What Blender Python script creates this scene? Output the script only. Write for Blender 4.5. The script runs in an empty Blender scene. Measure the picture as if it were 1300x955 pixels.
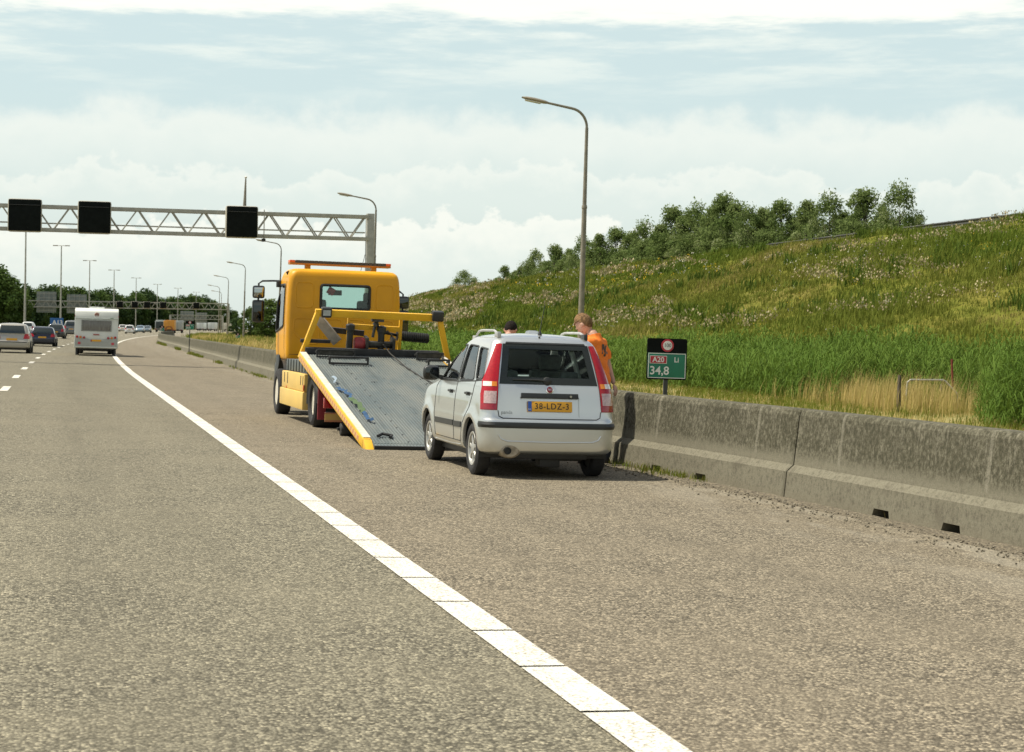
import bpy, bmesh, math, random
import numpy as np
from mathutils import Vector, Matrix
from mathutils.bvhtree import BVHTree

random.seed(7)
RNG = np.random.default_rng(11)
PI = math.pi
scene = bpy.context.scene
COL = scene.collection

# ------------------------------------------------------------------ camera
FOCAL_PX, CAM_H, YAW, ROLL = 2300.0, 1.5, math.radians(13.9), 0.013
cam_d = bpy.data.cameras.new("camera")
cam = bpy.data.objects.new("camera", cam_d)
COL.objects.link(cam)
cam_d.sensor_width = 36.0
cam_d.lens = FOCAL_PX / 1300.0 * 36.0
cam_d.shift_y = -57.5 / 1300.0
cam_d.clip_start, cam_d.clip_end = 0.1, 8000.0
fw = Vector((math.sin(YAW), math.cos(YAW), 0))
rt = Vector((math.cos(YAW), -math.sin(YAW), 0))
up = Vector((0, 0, 1))
cr, sr = math.cos(ROLL), math.sin(ROLL)
xr, yu, zb = rt * cr + up * sr, up * cr - rt * sr, -fw
cam.matrix_world = Matrix(((xr.x, yu.x, zb.x, 0), (xr.y, yu.y, zb.y, 0), (xr.z, yu.z, zb.z, CAM_H), (0, 0, 0, 1)))
cam_d.dof.use_dof = True
cam_d.dof.focus_distance = 17.5
cam_d.dof.aperture_fstop = 8.0
scene.camera = cam

# ------------------------------------------------------------------ light
SUN_EL = math.radians(60)
sun_h = Vector((-0.962, 0.272, 0)).normalized()          # towards the sun, on the ground
sun_dir = Vector((sun_h.x * math.cos(SUN_EL), sun_h.y * math.cos(SUN_EL), math.sin(SUN_EL)))
sl = bpy.data.lights.new("sun", 'SUN')
sl.energy, sl.angle, sl.color = 4.9, math.radians(0.55), (1.0, 0.93, 0.79)
sun = bpy.data.objects.new("sun", sl)
COL.objects.link(sun)
sun.rotation_euler = (-sun_dir).to_track_quat('-Z', 'Y').to_euler()
sun.location = (-30, 10, 40)

scene.view_settings.view_transform = 'Standard'
scene.view_settings.look = 'None'
scene.view_settings.gamma = 1.0
scene.view_settings.use_curve_mapping = False
scene.view_settings.exposure = 0.36

# ------------------------------------------------------------------ node helper
class NT:
    def __init__(s, tree):
        s.t = tree; s.n = tree.nodes; s.l = tree.links
    def add(s, typ, **kw):
        nd = s.n.new(typ)
        for k, v in kw.items():
            if k == 'ins':
                for i, val in v.items():
                    if hasattr(val, 'is_output') or isinstance(val, bpy.types.NodeSocket): s.l.new(val, nd.inputs[i])
                    else: nd.inputs[i].default_value = val
            else: setattr(nd, k, v)
        return nd
    def math(s, op, a, b=0.0, c=None, clamp=False):
        nd = s.n.new('ShaderNodeMath'); nd.operation = op; nd.use_clamp = clamp
        for i, v in enumerate((a, b) if c is None else (a, b, c)):
            if isinstance(v, bpy.types.NodeSocket): s.l.new(v, nd.inputs[i])
            else: nd.inputs[i].default_value = v
        return nd.outputs[0]
    def mix(s, f, a, b, blend='MIX'):
        nd = s.n.new('ShaderNodeMix'); nd.data_type = 'RGBA'; nd.blend_type = blend
        for i, v in ((0, f), (6, a), (7, b)):
            if isinstance(v, bpy.types.NodeSocket): s.l.new(v, nd.inputs[i])
            else: nd.inputs[i].default_value = v if i == 0 else (v + (1.0,) if len(v) == 3 else v)
        return nd.outputs[2]
    def noise(s, vec, scale, detail=3.0, rough=0.5, dim='3D'):
        nd = s.n.new('ShaderNodeTexNoise'); nd.noise_dimensions = dim
        if vec is not None: s.l.new(vec, nd.inputs['Vector'])
        nd.inputs['Scale'].default_value = scale; nd.inputs['Detail'].default_value = detail; nd.inputs['Roughness'].default_value = rough
        return nd.outputs['Fac']
    def vmul(s, vec, m):
        nd = s.n.new('ShaderNodeVectorMath'); nd.operation = 'MULTIPLY'
        s.l.new(vec, nd.inputs[0]); nd.inputs[1].default_value = m
        return nd.outputs[0]
    def ramp(s, f, a, b):
        nd = s.n.new('ShaderNodeMapRange'); nd.interpolation_type = 'SMOOTHSTEP'
        s.l.new(f, nd.inputs[0]); nd.inputs[1].default_value = a; nd.inputs[2].default_value = b
        return nd.outputs[0]

# ------------------------------------------------------------------ world: Nishita sky under broken cloud
SKY_STRENGTH = 0.11
wd = bpy.data.worlds.new("World"); scene.world = wd; wd.use_nodes = True
wt = wd.node_tree; wt.nodes.clear(); W = NT(wt)
sky = W.add('ShaderNodeTexSky', sky_type='NISHITA')
sky.sun_disc = False
sky.sun_elevation = SUN_EL
sky.sun_rotation = math.atan2(sun_h.x, sun_h.y)
sky.air_density, sky.dust_density, sky.ozone_density = 1.0, 2.5, 1.5
tc = W.add('ShaderNodeTexCoord').outputs['Generated']
sep = W.add('ShaderNodeSeparateXYZ', ins={0: tc}); dz = sep.outputs['Z']; dx = sep.outputs['X']
def k(c, m=1.0): return tuple(v * m / SKY_STRENGTH for v in c)
n_big = W.noise(W.vmul(tc, (7, 7, 9)), 1.0, 5, 0.55)
n_puff = W.noise(W.vmul(tc, (30, 30, 38)), 1.0, 8, 0.56)
n_puff2 = W.noise(W.vmul(tc, (46, 46, 60)), 1.0, 9, 0.56)
n_str = W.noise(W.vmul(tc, (9, 9, 62)), 1.0, 8, 0.62)
gap_lo, gap_hi = k((0.60, 0.675, 0.630)), k((0.535, 0.65, 0.645))
base = W.mix(W.ramp(dz, 0.02, 0.13), gap_lo, gap_hi)
base = W.mix(0.14, base, sky.outputs[0])
bright, body = k((0.775, 0.785, 0.715)), k((0.635, 0.695, 0.650))
def bank(col, e0, amp_big, puff, amp_puff, soft, fade0, fade1, opacity, deep):
    """cumulus bank: bumpy bright top edge near elevation e0, fading into the sky below"""
    e = W.math('ADD', W.math('MULTIPLY', W.math('SUBTRACT', n_big, 0.5), amp_big), e0)
    e = W.math('ADD', W.math('MULTIPLY', W.math('SUBTRACT', puff, 0.5), amp_puff), e)
    d = W.math('SUBTRACT', e, dz)
    m = W.ramp(d, 0.0, soft)
    m = W.math('MULTIPLY', m, W.ramp(dz, fade0, fade1))
    m = W.math('MULTIPLY', m, opacity)
    c = W.mix(W.ramp(d, 0.0, deep), bright, body)
    return W.mix(m, col, c)
c = bank(base, 0.124, 0.035, n_puff, 0.045, 0.017, 0.045, 0.105, 0.70, 0.050)
# lower bank, higher towards the right
c = bank(c, 0.088, 0.055, n_puff2, 0.050, 0.006, 0.040, 0.072, 0.55, 0.022)
c = bank(c, 0.058, 0.060, n_puff2, 0.055, 0.005, -0.02, 0.045, 0.85, 0.035)
# high veils
veil = W.math('MULTIPLY', W.ramp(n_str, 0.44, 0.66), W.ramp(dz, 0.115, 0.150))
c = W.mix(W.math('MULTIPLY', veil, 0.62), c, k((0.75, 0.785, 0.72)))
top = W.ramp(W.math('ADD', dz, W.math('MULTIPLY', W.math('SUBTRACT', n_str, 0.5), 0.05)), 0.163, 0.176)
c = W.mix(W.math('MULTIPLY', top, 0.92), c, k((0.86, 0.86, 0.78)))
# overhead: broken cloud, half real sky
hi_n = W.noise(W.vmul(tc, (3, 3, 4)), 1.0, 6, 0.55)
over = W.mix(W.math('MULTIPLY', W.ramp(hi_n, 0.38, 0.55), 0.72), sky.outputs[0], k((0.52, 0.53, 0.49)))
c = W.mix(W.ramp(dz, 0.19, 0.32), c, over)
bg = W.add('ShaderNodeBackground', ins={'Color': c, 'Strength': SKY_STRENGTH})
wo = W.add('ShaderNodeOutputWorld', ins={0: bg.outputs[0]})

# ------------------------------------------------------------------ materials
MATS = {}
def pbr(name, col, rough=0.5, metal=0.0, var=0.12, vscale=6.0, bump=0.0, bscale=40.0, coat=0.0, spec=0.5, stretch=None, dirt=None):
    if name in MATS: return MATS[name]
    m = bpy.data.materials.new(name); m.use_nodes = True
    t = m.node_tree; t.nodes.clear(); N = NT(t)
    co = N.add('ShaderNodeTexCoord').outputs['Object']
    v = N.vmul(co, stretch) if stretch else co
    n = N.noise(v, vscale, 4, 0.6)
    f = N.ramp(n, 0.3, 0.7)
    c = N.mix(f, tuple(x * (1 - var) for x in col), tuple(min(1, x * (1 + var)) for x in col))
    if dirt:
        n2 = N.noise(v, vscale * 0.37, 5, 0.65)
        c = N.mix(N.math('MULTIPLY', N.ramp(n2, 0.48, 0.75), dirt[1]), c, dirt[0])
    b = N.add('ShaderNodeBsdfPrincipled', ins={'Base Color': c, 'Metallic': metal})
    r = N.math('ADD', N.math('MULTIPLY', n, 0.16), rough - 0.08, clamp=True)
    N.l.new(r, b.inputs['Roughness'])
    b.inputs['Specular IOR Level'].default_value = spec
    b.inputs['Coat Weight'].default_value = coat
    b.inputs['Coat Roughness'].default_value = 0.04
    if bump:
        bn = N.add('ShaderNodeBump', ins={'Height': N.noise(v, bscale, 4, 0.6), 'Strength': bump, 'Distance': 0.02})
        N.l.new(bn.outputs[0], b.inputs['Normal'])
    N.add('ShaderNodeOutputMaterial', ins={0: b.outputs[0]})
    MATS[name] = m
    return m

def glassy(name, tint, gloss=0.08):
    """thin pane: tinted see-through plus a mirror-like surface reflection"""
    if name in MATS: return MATS[name]
    m = bpy.data.materials.new(name); m.use_nodes = True
    t = m.node_tree; t.nodes.clear(); N = NT(t)
    tr = N.add('ShaderNodeBsdfTransparent', ins={0: tint + (1,)})
    gl = N.add('ShaderNodeBsdfGlossy', ins={0: (1, 1, 1, 1), 'Roughness': 0.02})
    lw = N.add('ShaderNodeFresnel', ins={0: 1.5})
    f = N.math('ADD', lw.outputs[0], gloss - 0.04, clamp=True)
    mx = N.add('ShaderNodeMixShader', ins={0: f, 1: tr.outputs[0], 2: gl.outputs[0]})
    N.add('ShaderNodeOutputMaterial', ins={0: mx.outputs[0]})
    MATS[name] = m
    return m

def leafmat(name, c1, c2, c3=None, trans=0.3):
    """foliage: hue picked per blade through the 'tint' attribute, light passes through"""
    if name in MATS: return MATS[name]
    m = bpy.data.materials.new(name); m.use_nodes = True
    t = m.node_tree; t.nodes.clear(); N = NT(t)
    at = N.add('ShaderNodeAttribute', attribute_name='tint').outputs['Fac']
    c = N.mix(at, c1, c2)
    if c3: c = N.mix(N.ramp(at, 0.86, 0.93), c, c3)
    d = N.add('ShaderNodeBsdfPrincipled', ins={'Base Color': c, 'Roughness': 0.7})
    d.inputs['Specular IOR Level'].default_value = 0.08
    tr = N.add('ShaderNodeBsdfTranslucent', ins={0: c})
    mx = N.add('ShaderNodeMixShader', ins={0: trans, 1: d.outputs[0], 2: tr.outputs[0]})
    N.add('ShaderNodeOutputMaterial', ins={0: mx.outputs[0]})
    MATS[name] = m
    return m

# ------------------------------------------------------------------ mesh helper
class MB:
    def __init__(s): s.v = []; s.f = []
    def quadpts(s, pts):
        b = len(s.v); s.v += [Vector(p) for p in pts]; s.f.append(tuple(range(b, b + len(pts)))); return s
    def box(s, cx, cy, cz, sx, sy, sz, M=None):
        b = len(s.v)
        for x in (-.5, .5):
            for y in (-.5, .5):
                for z in (-.5, .5):
                    p = Vector((x * sx, y * sy, z * sz))
                    if M is not None: p = M @ p
                    s.v.append(p + Vector((cx, cy, cz)))
        s.f += [tuple(b + i for i in q) for q in ((0, 1, 3, 2), (4, 6, 7, 5), (0, 4, 5, 1), (2, 3, 7, 6), (0, 2, 6, 4), (1, 5, 7, 3))]
        return s
    def bar(s, p0, p1, w, h, upv=(0, 0, 1)):
        """rectangular bar from p0 to p1: w across, h along upv"""
        p0, p1 = Vector(p0), Vector(p1); d = (p1 - p0).normalized(); u = Vector(upv)
        r = d.cross(u)
        if r.length < 1e-4: r = d.cross(Vector((1, 0, 0)))
        r.normalize(); u = r.cross(d).normalized()
        b = len(s.v)
        for p in (p0, p1):
            for i, j in ((-1, -1), (1, -1), (1, 1), (-1, 1)): s.v.append(p + r * (i * w / 2) + u * (j * h / 2))
        s.f += [(b + 3, b + 2, b + 1, b), (b + 4, b + 5, b + 6, b + 7)] + [(b + i, b + (i + 1) % 4, b + 4 + (i + 1) % 4, b + 4 + i) for i in range(4)]
        return s
    def tube(s, path, r, n=8, cap=True):
        path = [Vector(p) for p in path]
        rs = r if isinstance(r, (list, tuple)) else [r] * len(path)
        ref = None; rings = []
        for i, p in enumerate(path):
            d = (path[min(i + 1, len(path) - 1)] - path[max(i - 1, 0)]).normalized()
            if ref is None:
                ref = d.cross(Vector((0, 0, 1)) if abs(d.z) < .9 else Vector((1, 0, 0))).normalized()
            ref = (ref - d * ref.dot(d)).normalized(); q = d.cross(ref)
            b = len(s.v); rings.append(b)
            for kk in range(n):
                a = 2 * PI * kk / n; s.v.append(p + (ref * math.cos(a) + q * math.sin(a)) * rs[i])
        for a, b in zip(rings, rings[1:]):
            for kk in range(n): s.f.append((a + kk, a + (kk + 1) % n, b + (kk + 1) % n, b + kk))
        if cap:
            s.f.append(tuple(rings[0] + kk for kk in reversed(range(n)))); s.f.append(tuple(rings[-1] + kk for kk in range(n)))
        return s
    def lathe(s, prof, c=(0, 0, 0), axis='z', n=24, closed=False, cap=True):
        """prof: list of (radius, height along axis)"""
        c = Vector(c); rings = []
        for r, h in prof:
            b = len(s.v); rings.append(b)
            for kk in range(n):
                a = 2 * PI * kk / n; u, w = r * math.cos(a), r * math.sin(a)
                s.v.append(c + Vector({'z': (u, w, h), 'x': (h, u, w), 'y': (w, h, u)}[axis]))
        prs = list(zip(rings, rings[1:])) + ([(rings[-1], rings[0])] if closed else [])
        for a, b in prs:
            for kk in range(n): s.f.append((a + kk, a + (kk + 1) % n, b + (kk + 1) % n, b + kk))
        if not closed and cap:
            if prof[0][0] > 1e-6: s.f.append(tuple(rings[0] + kk for kk in reversed(range(n))))
            if prof[-1][0] > 1e-6: s.f.append(tuple(rings[-1] + kk for kk in range(n)))
        return s
    def prism(s, poly, vec, to3=lambda a, b: (a, 0, b)):
        """2D outline placed by to3, extruded by vec"""
        b = len(s.v); n = len(poly); vec = Vector(vec)
        base = [Vector(to3(*p)) for p in poly]
        s.v += base + [p + vec for p in base]
        s.f.append(tuple(b + i for i in reversed(range(n)))); s.f.append(tuple(b + n + i for i in range(n)))
        for i in range(n): s.f.append((b + i, b + (i + 1) % n, b + n + (i + 1) % n, b + n + i))
        return s
    def grid(s, rows):
        b = len(s.v); m = len(rows[0])
        for r in rows: s.v += [Vector(p) for p in r]
        for i in range(len(rows) - 1):
            for j in range(m - 1): s.f.append((b + i * m + j, b + i * m + j + 1, b + (i + 1) * m + j + 1, b + (i + 1) * m + j))
        return s
    def mesh(s, name, bevel=0.0, fix=True):
        me = bpy.data.meshes.new(name)
        bm = bmesh.new()
        vs = [bm.verts.new(p) for p in s.v]
        for f in s.f:
            try: bm.faces.new([vs[i] for i in f])
            except ValueError: pass
        bmesh.ops.remove_doubles(bm, verts=bm.verts, dist=1e-5)
        if fix: bmesh.ops.recalc_face_normals(bm, faces=bm.faces)
        if bevel: bmesh.ops.bevel(bm, geom=[e for e in bm.edges if len(e.link_faces) == 2 and e.calc_face_angle(0) > 0.6], offset=bevel, segments=2, affect='EDGES', profile=0.6, clamp_overlap=True)
        bm.to_mesh(me); bm.free()
        return me
    def build(s, name, mat, parent=None, bevel=0.0, smooth=True, fix=True, angle=35):
        return link(name, s.mesh(name, bevel, fix), mat, parent, smooth, angle)

def link(name, me, mat, parent=None, smooth=True, angle=35):
    o = bpy.data.objects.new(name, me); COL.objects.link(o)
    if mat is not None: me.materials.append(mat)
    if smooth and len(me.polygons):
        me.polygons.foreach_set('use_smooth', [True] * len(me.polygons))
        me.set_sharp_from_angle(angle=math.radians(angle))
    if parent is not None: o.parent = parent
    return o

def tag(o, label=None, cat=None, group=None, kind=None):
    if label: o['label'] = label
    if cat: o['category'] = cat
    if group: o['group'] = group
    if kind: o['kind'] = kind
    return o

def thing(name, label, cat, loc=(0, 0, 0), rot=(0, 0, 0), group=None):
    o = bpy.data.objects.new(name, None); COL.objects.link(o)
    o.empty_display_size = 0.3; o.location = loc; o.rotation_euler = rot
    return tag(o, label, cat, group)

KIDS = {}
def copy_tree(o, parent=None):
    c = o.copy(); COL.objects.link(c)
    if parent is not None: c.parent = parent
    for ch in [x for x in list(bpy.data.objects) if x.parent == o]: copy_tree(ch, c)
    return c
_T = ['', '', 'twent', 'thirt', 'fort', 'fift', 'sixt', 'sevent', 'eight', 'ninet']; _U = ['', 'first', 'second', 'third', 'fourth', 'fifth', 'sixth', 'seventh', 'eighth', 'ninth']
ORD = ['nearest'] + _U[2:] + ['tenth', 'eleventh', 'twelfth', 'thirteenth', 'fourteenth', 'fifteenth', 'sixteenth', 'seventeenth', 'eighteenth', 'nineteenth']
for _t in range(2, 10): ORD += [_T[_t] + 'ieth'] + [_T[_t] + 'y-' + u for u in _U[1:]]

def text_mesh(body, size, extrude=0.001, align='CENTER', bold=0.0, xs=1.0, space=1.0):
    cu = bpy.data.curves.new('lettering', 'FONT'); cu.body = body; cu.size = size; cu.extrude = extrude
    cu.align_x = align; cu.align_y = 'CENTER'; cu.offset = bold; cu.resolution_u = 3; cu.space_character = space
    o = bpy.data.objects.new('lettering', cu); COL.objects.link(o)
    bpy.context.view_layer.update()
    me = bpy.data.meshes.new_from_object(o.evaluated_get(bpy.context.evaluated_depsgraph_get()))
    bpy.data.objects.remove(o); bpy.data.curves.remove(cu)
    if xs != 1.0:
        for v in me.vertices: v.co.x *= xs
    return me
def lettering(name, body, size, mat, parent, loc, rot=(PI / 2, 0, 0), align='CENTER', bold=0.0, xs=1.0, extrude=0.001, space=1.0):
    o = link(name, text_mesh(body, size, extrude, align, bold, xs, space), mat, parent, smooth=False)
    o.location = loc; o.rotation_euler = rot
    return o

def vnoise(x, y, seed=0):
    """smooth 2D value noise in 0..1 (numpy arrays)"""
    def h(i, j): return np.modf(np.abs(np.sin(i * 127.1 + j * 311.7 + seed * 74.7) * 43758.5453))[0]
    xi, yi = np.floor(x), np.floor(y); fx, fy = x - xi, y - yi
    fx, fy = fx * fx * (3 - 2 * fx), fy * fy * (3 - 2 * fy)
    return (h(xi, yi) * (1 - fx) + h(xi + 1, yi) * fx) * (1 - fy) + (h(xi, yi + 1) * (1 - fx) + h(xi + 1, yi + 1) * fx) * fy
def fbm(x, y, seed=0, o=4):
    s, a, t = 0, 1, 0
    for i in range(o): s = s + a * vnoise(x * 2 ** i, y * 2 ** i, seed + i); t += a; a *= .5
    return s / t

def raw_mesh(name, verts, faces_idx, mat, nper, tint=None, parent=None):
    """fast mesh from numpy arrays; every face has nper corners"""
    me = bpy.data.meshes.new(name)
    nf = len(faces_idx)
    me.vertices.add(len(verts)); me.vertices.foreach_set('co', verts.astype(np.float32).ravel())
    me.loops.add(nf * nper); me.loops.foreach_set('vertex_index', faces_idx.astype(np.int32).ravel())
    me.polygons.add(nf); me.polygons.foreach_set('loop_start', np.arange(0, nf * nper, nper, dtype=np.int32))
    if tint is not None:
        a = me.attributes.new('tint', 'FLOAT', 'POINT'); a.data.foreach_set('value', tint.astype(np.float32))
    me.update(calc_edges=True)
    o = bpy.data.objects.new(name, me); COL.objects.link(o); me.materials.append(mat)
    if parent is not None: o.parent = parent
    return o

def blades(name, mat, P, H, Wd, lean=0.35, tint=None, droop=0.0, wind=(0.25, 0.0)):
    """grass: one bent two-piece blade per root point"""
    n = len(P); a = RNG.uniform(0, 2 * PI, n); ln = RNG.uniform(0.05, 1, n) * lean * H
    dirx, diry = np.cos(a) * ln + wind[0] * H * 0.5, np.sin(a) * ln + wind[1] * H * 0.5
    b = RNG.uniform(0, 2 * PI, n); px, py = np.cos(b) * Wd / 2, np.sin(b) * Wd / 2
    V = np.zeros((n, 5, 3))
    V[:, 0] = P + np.stack([px, py, np.zeros(n)], 1); V[:, 1] = P - np.stack([px, py, np.zeros(n)], 1)
    mid = P + np.stack([dirx * .35, diry * .35, H * .6], 1)
    V[:, 2] = mid - np.stack([px, py, 0 * px], 1) * .8; V[:, 3] = mid + np.stack([px, py, 0 * px], 1) * .8
    V[:, 4] = P + np.stack([dirx, diry, H * (1 - droop)], 1)
    base = (np.arange(n) * 5)[:, None]
    F = np.concatenate([base + np.array([[0, 1, 2]]), base + np.array([[0, 2, 3]]), base + np.array([[3, 2, 4]])], 0)
    t = RNG.uniform(0, 1, n) if tint is None else tint
    return raw_mesh(name, V.reshape(-1, 3), F, mat, 3, np.repeat(t, 5))

# ------------------------------------------------------------------ road frame: x = lateral + bend(y)
def off(v):
    v = np.asarray(v, float)
    a = 268.0 ** 2 / 5000; s = 268.0 / 2500
    r = np.where(v < 52, 0, np.where(v < 320, (v - 52) ** 2 / 5000, a + s * (v - 320)))
    return r + np.where(v > 560, (v - 560) ** 2 / 800, 0)
ZL = [(-3000, -.6), (-400, -.4), (-60, -.1), (-34, .15), (-16, .31), (0, 0), (7.2, -.144), (10, -.19), (19, -.36), (22.5, -.25), (26, .55), (35, 3.5), (46, 7.15), (48.5, 7.58), (60, 7.6), (75, 4), (90, 0), (400, -.4), (3000, -.6)]
def zl(L): return np.interp(L, [p[0] for p in ZL], [p[1] for p in ZL])
def zg(u, v): return zl(np.asarray(u, float) - off(v))
def bump_slope(L, v):
    """lumpy meadow surface on the embankment"""
    m = np.clip((L - 20) / 6, 0, 1) * np.clip((75 - L) / 10, 0, 1)
    return m * ((fbm(L * .22, v * .10, 3) - .5) * .9 + (fbm(L * .9, v * .5, 9) - .5) * .28)
def gpt(u, v, dz=0.0): return Vector((u, v, float(zg(u, v)) + dz))
def heading(v): return -math.atan(float(off(v + 1) - off(v - 1)) / 2)     # rotation about z of something driving along the road

# ================================================================== GROUND
def ground_mat(name, a, b, c, d=None, scale=0.5, bump=0.6):
    m = bpy.data.materials.new(name); m.use_nodes = True; t = m.node_tree; t.nodes.clear(); N = NT(t)
    co = N.add('ShaderNodeTexCoord').outputs['Object']
    n1 = N.noise(N.vmul(co, (1, .45, 1)), scale, 6, 0.65); n2 = N.noise(co, scale * 9, 5, 0.7); n3 = N.noise(N.vmul(co, (1, .3, 1)), scale * .35, 4, .6)
    cc = N.mix(N.ramp(n1, .35, .65), a, b)
    cc = N.mix(N.math('MULTIPLY', N.ramp(n3, .52, .68), .75), cc, c)
    if d: cc = N.mix(N.math('MULTIPLY', N.ramp(n2, .5, .7), .55), cc, d)
    bs = N.add('ShaderNodeBsdfPrincipled', ins={'Base Color': cc, 'Roughness': .95})
    bs.inputs['Specular IOR Level'].default_value = .1
    bn = N.add('ShaderNodeBump', ins={'Height': n2, 'Strength': bump, 'Distance': .25}); N.l.new(bn.outputs[0], bs.inputs['Normal'])
    N.add('ShaderNodeOutputMaterial', ins={0: bs.outputs[0]})
    return m
M_meadow = ground_mat('meadow ground', (.115, .135, .016), (.165, .150, .028), (.185, .150, .045), (.07, .095, .010))
M_verge = ground_mat('mown verge', (.38, .31, .14), (.25, .235, .085), (.44, .36, .19), (.15, .17, .05), scale=.9)

def sheet(name, Ls, Vs, mat, dz=0.0, bump=False, zf=None):
    L, V = np.meshgrid(np.array(Ls, float), np.array(Vs, float))
    Z = zl(L) + dz
    if zf is not None: Z = Z + zf(L, V)
    if bump: Z = Z + bump_slope(L, V)
    P = np.stack([L + off(V), V, Z], -1).reshape(-1, 3)
    nv, nl = L.shape
    i, j = np.meshgrid(np.arange(nv - 1), np.arange(nl - 1), indexing='ij')
    a = (i * nl + j).ravel(); F = np.stack([a, a + 1, a + nl + 1, a + nl], 1)
    o = raw_mesh(name, P, F, mat, 4)
    o.data.polygons.foreach_set('use_smooth', [True] * len(o.data.polygons))
    return tag(o, kind='structure')

Vfar = list(range(-60, 0, 10)) + list(np.arange(0, 160, 1.0)) + list(np.arange(160, 420, 4.0)) + list(range(420, 1100, 20)) + [1400, 2000, 3500]
under = lambda L, V: np.where((L > -33) & (L < 8.3), -.05, 0)
sheet('ground', [-3000, -1200, -400, -150, -60, -40, -34, -33.9, -33, -20, -8, 0, 6, 8.2, 8.3, 9, 10, 13, 16] + list(np.arange(18.5, 52, .6)) + [54, 57, 60, 65, 70, 75, 82, 90, 120, 400, 1200, 3000], Vfar, M_meadow, bump=True, zf=under)
sheet('verge', [8.0, 8.6, 9.6, 11, 13, 15, 17, 18.5, 19.6, 20.6], [v for v in Vfar if -20 <= v <= 700], M_verge, dz=.012, zf=lambda L, V: (fbm(L * .8, V * .5, 5) - .5) * .06 * np.clip((L - 7.5), 0, 1))

def asphalt(name, base, warm, seed):
    m = bpy.data.materials.new(name); m.use_nodes = True; t = m.node_tree; t.nodes.clear(); N = NT(t)
    co = N.add('ShaderNodeTexCoord').outputs['Object']
    vo = N.add('ShaderNodeTexVoronoi', ins={'Vector': co, 'Scale': 68.0}); vo.feature = 'F1'
    stone = N.add('ShaderNodeSeparateColor', ins={0: vo.outputs['Color']}).outputs[0]
    vo2 = N.add('ShaderNodeTexVoronoi', ins={'Vector': co, 'Scale': 36.0})
    stone2 = N.add('ShaderNodeSeparateColor', ins={0: vo2.outputs['Color']}).outputs[1]
    g = N.math('ADD', N.math('MULTIPLY', stone, .62), N.math('MULTIPLY', stone2, .38))
    c = N.mix(N.ramp(g, .12, .92), tuple(x * .40 for x in base), tuple(x * 1.60 for x in base))
    # some pale and some rusty chips, dark binder in the gaps
    c = N.mix(N.math('MULTIPLY', N.ramp(stone, .86, .93), .6), c, tuple(min(1, x * 2.3) for x in warm))
    c = N.mix(N.math('MULTIPLY', N.ramp(vo.outputs['Distance'], .45, .75), .75), c, tuple(x * .25 for x in base))
    mot = N.noise(co, .55 + seed * .1, 5, .6); mot2 = N.noise(N.vmul(co, (1.0, .05, 1)), 1.1, 4, .6); mot3 = N.noise(co, 4.0, 4, .65)
    c = N.mix(N.math('MULTIPLY', N.ramp(mot, .35, .7), .35), c, warm)
    c = N.mix(N.math('MULTIPLY', N.ramp(mot2, .48, .72), .30), c, tuple(x * .62 for x in base))
    X = N.add('ShaderNodeSeparateXYZ', ins={0: co}).outputs[0]
    # oil-darkened lane centre, polished wheel tracks, drips, dusty patches near the barrier
    oil = N.math('MULTIPLY', N.ramp(N.math('ABSOLUTE', N.math('ADD', X, -.45)), .75, .1), N.ramp(N.noise(N.vmul(co, (1, .12, 1)), 1.3, 4, .6), .3, .65))
    c = N.mix(N.math('MULTIPLY', oil, .30), c, tuple(x * .55 for x in base))
    drip = N.math('MULTIPLY', N.ramp(N.noise(co, 2.6, 3, .5), .70, .76), N.ramp(mot, .45, .6))
    c = N.mix(N.math('MULTIPLY', drip, .55), c, tuple(x * .35 for x in base))
    dust = N.math('MULTIPLY', N.ramp(X, 5.2, 6.8), N.ramp(N.noise(N.vmul(co, (1.6, .5, 1)), 1.2, 6, .65), .45, .62))
    c = N.mix(N.math('MULTIPLY', dust, .45), c, (.31, .285, .225))
    tar = N.math('MULTIPLY', N.ramp(X, 5.0, 6.5), N.ramp(N.noise(co, 5.5, 4, .6), .66, .72))
    c = N.mix(N.math('MULTIPLY', tar, .6), c, (.05, .045, .035))
    c = N.mix(N.math('MULTIPLY', N.ramp(mot3, .55, .75), .14), c, tuple(x * 1.5 for x in warm))
    bs = N.add('ShaderNodeBsdfPrincipled', ins={'Base Color': c, 'Roughness': .88})
    bs.inputs['Specular IOR Level'].default_value = .16
    bn = N.add('ShaderNodeBump', ins={'Height': N.math('SUBTRACT', N.math('MULTIPLY', stone, .6), vo.outputs['Distance']), 'Strength': .55, 'Distance': .012})
    N.l.new(bn.outputs[0], bs.inputs['Normal'])
    N.add('ShaderNodeOutputMaterial', ins={0: bs.outputs[0]})
    return m
M_lane = asphalt('worn grey asphalt', (.190, .174, .126), (.218, .196, .138), 0)
M_shoulder = asphalt('brownish asphalt', (.202, .175, .126), (.238, .202, .142), 3)
Vroad = [v for v in Vfar if v <= 1100]
sheet('road', [-15.5, -12, -9, -5, -1.5, 1, 2.25], Vroad, M_lane, dz=.004)
sheet('hard_shoulder', [2.25, 4, 5.5, 6.6, 7.6, 8.2], Vroad, M_shoulder, dz=.004)
sheet('far_carriageway', [-33, -26, -18.5], [v for v in Vroad if v > 60], M_lane, dz=.004)

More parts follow.
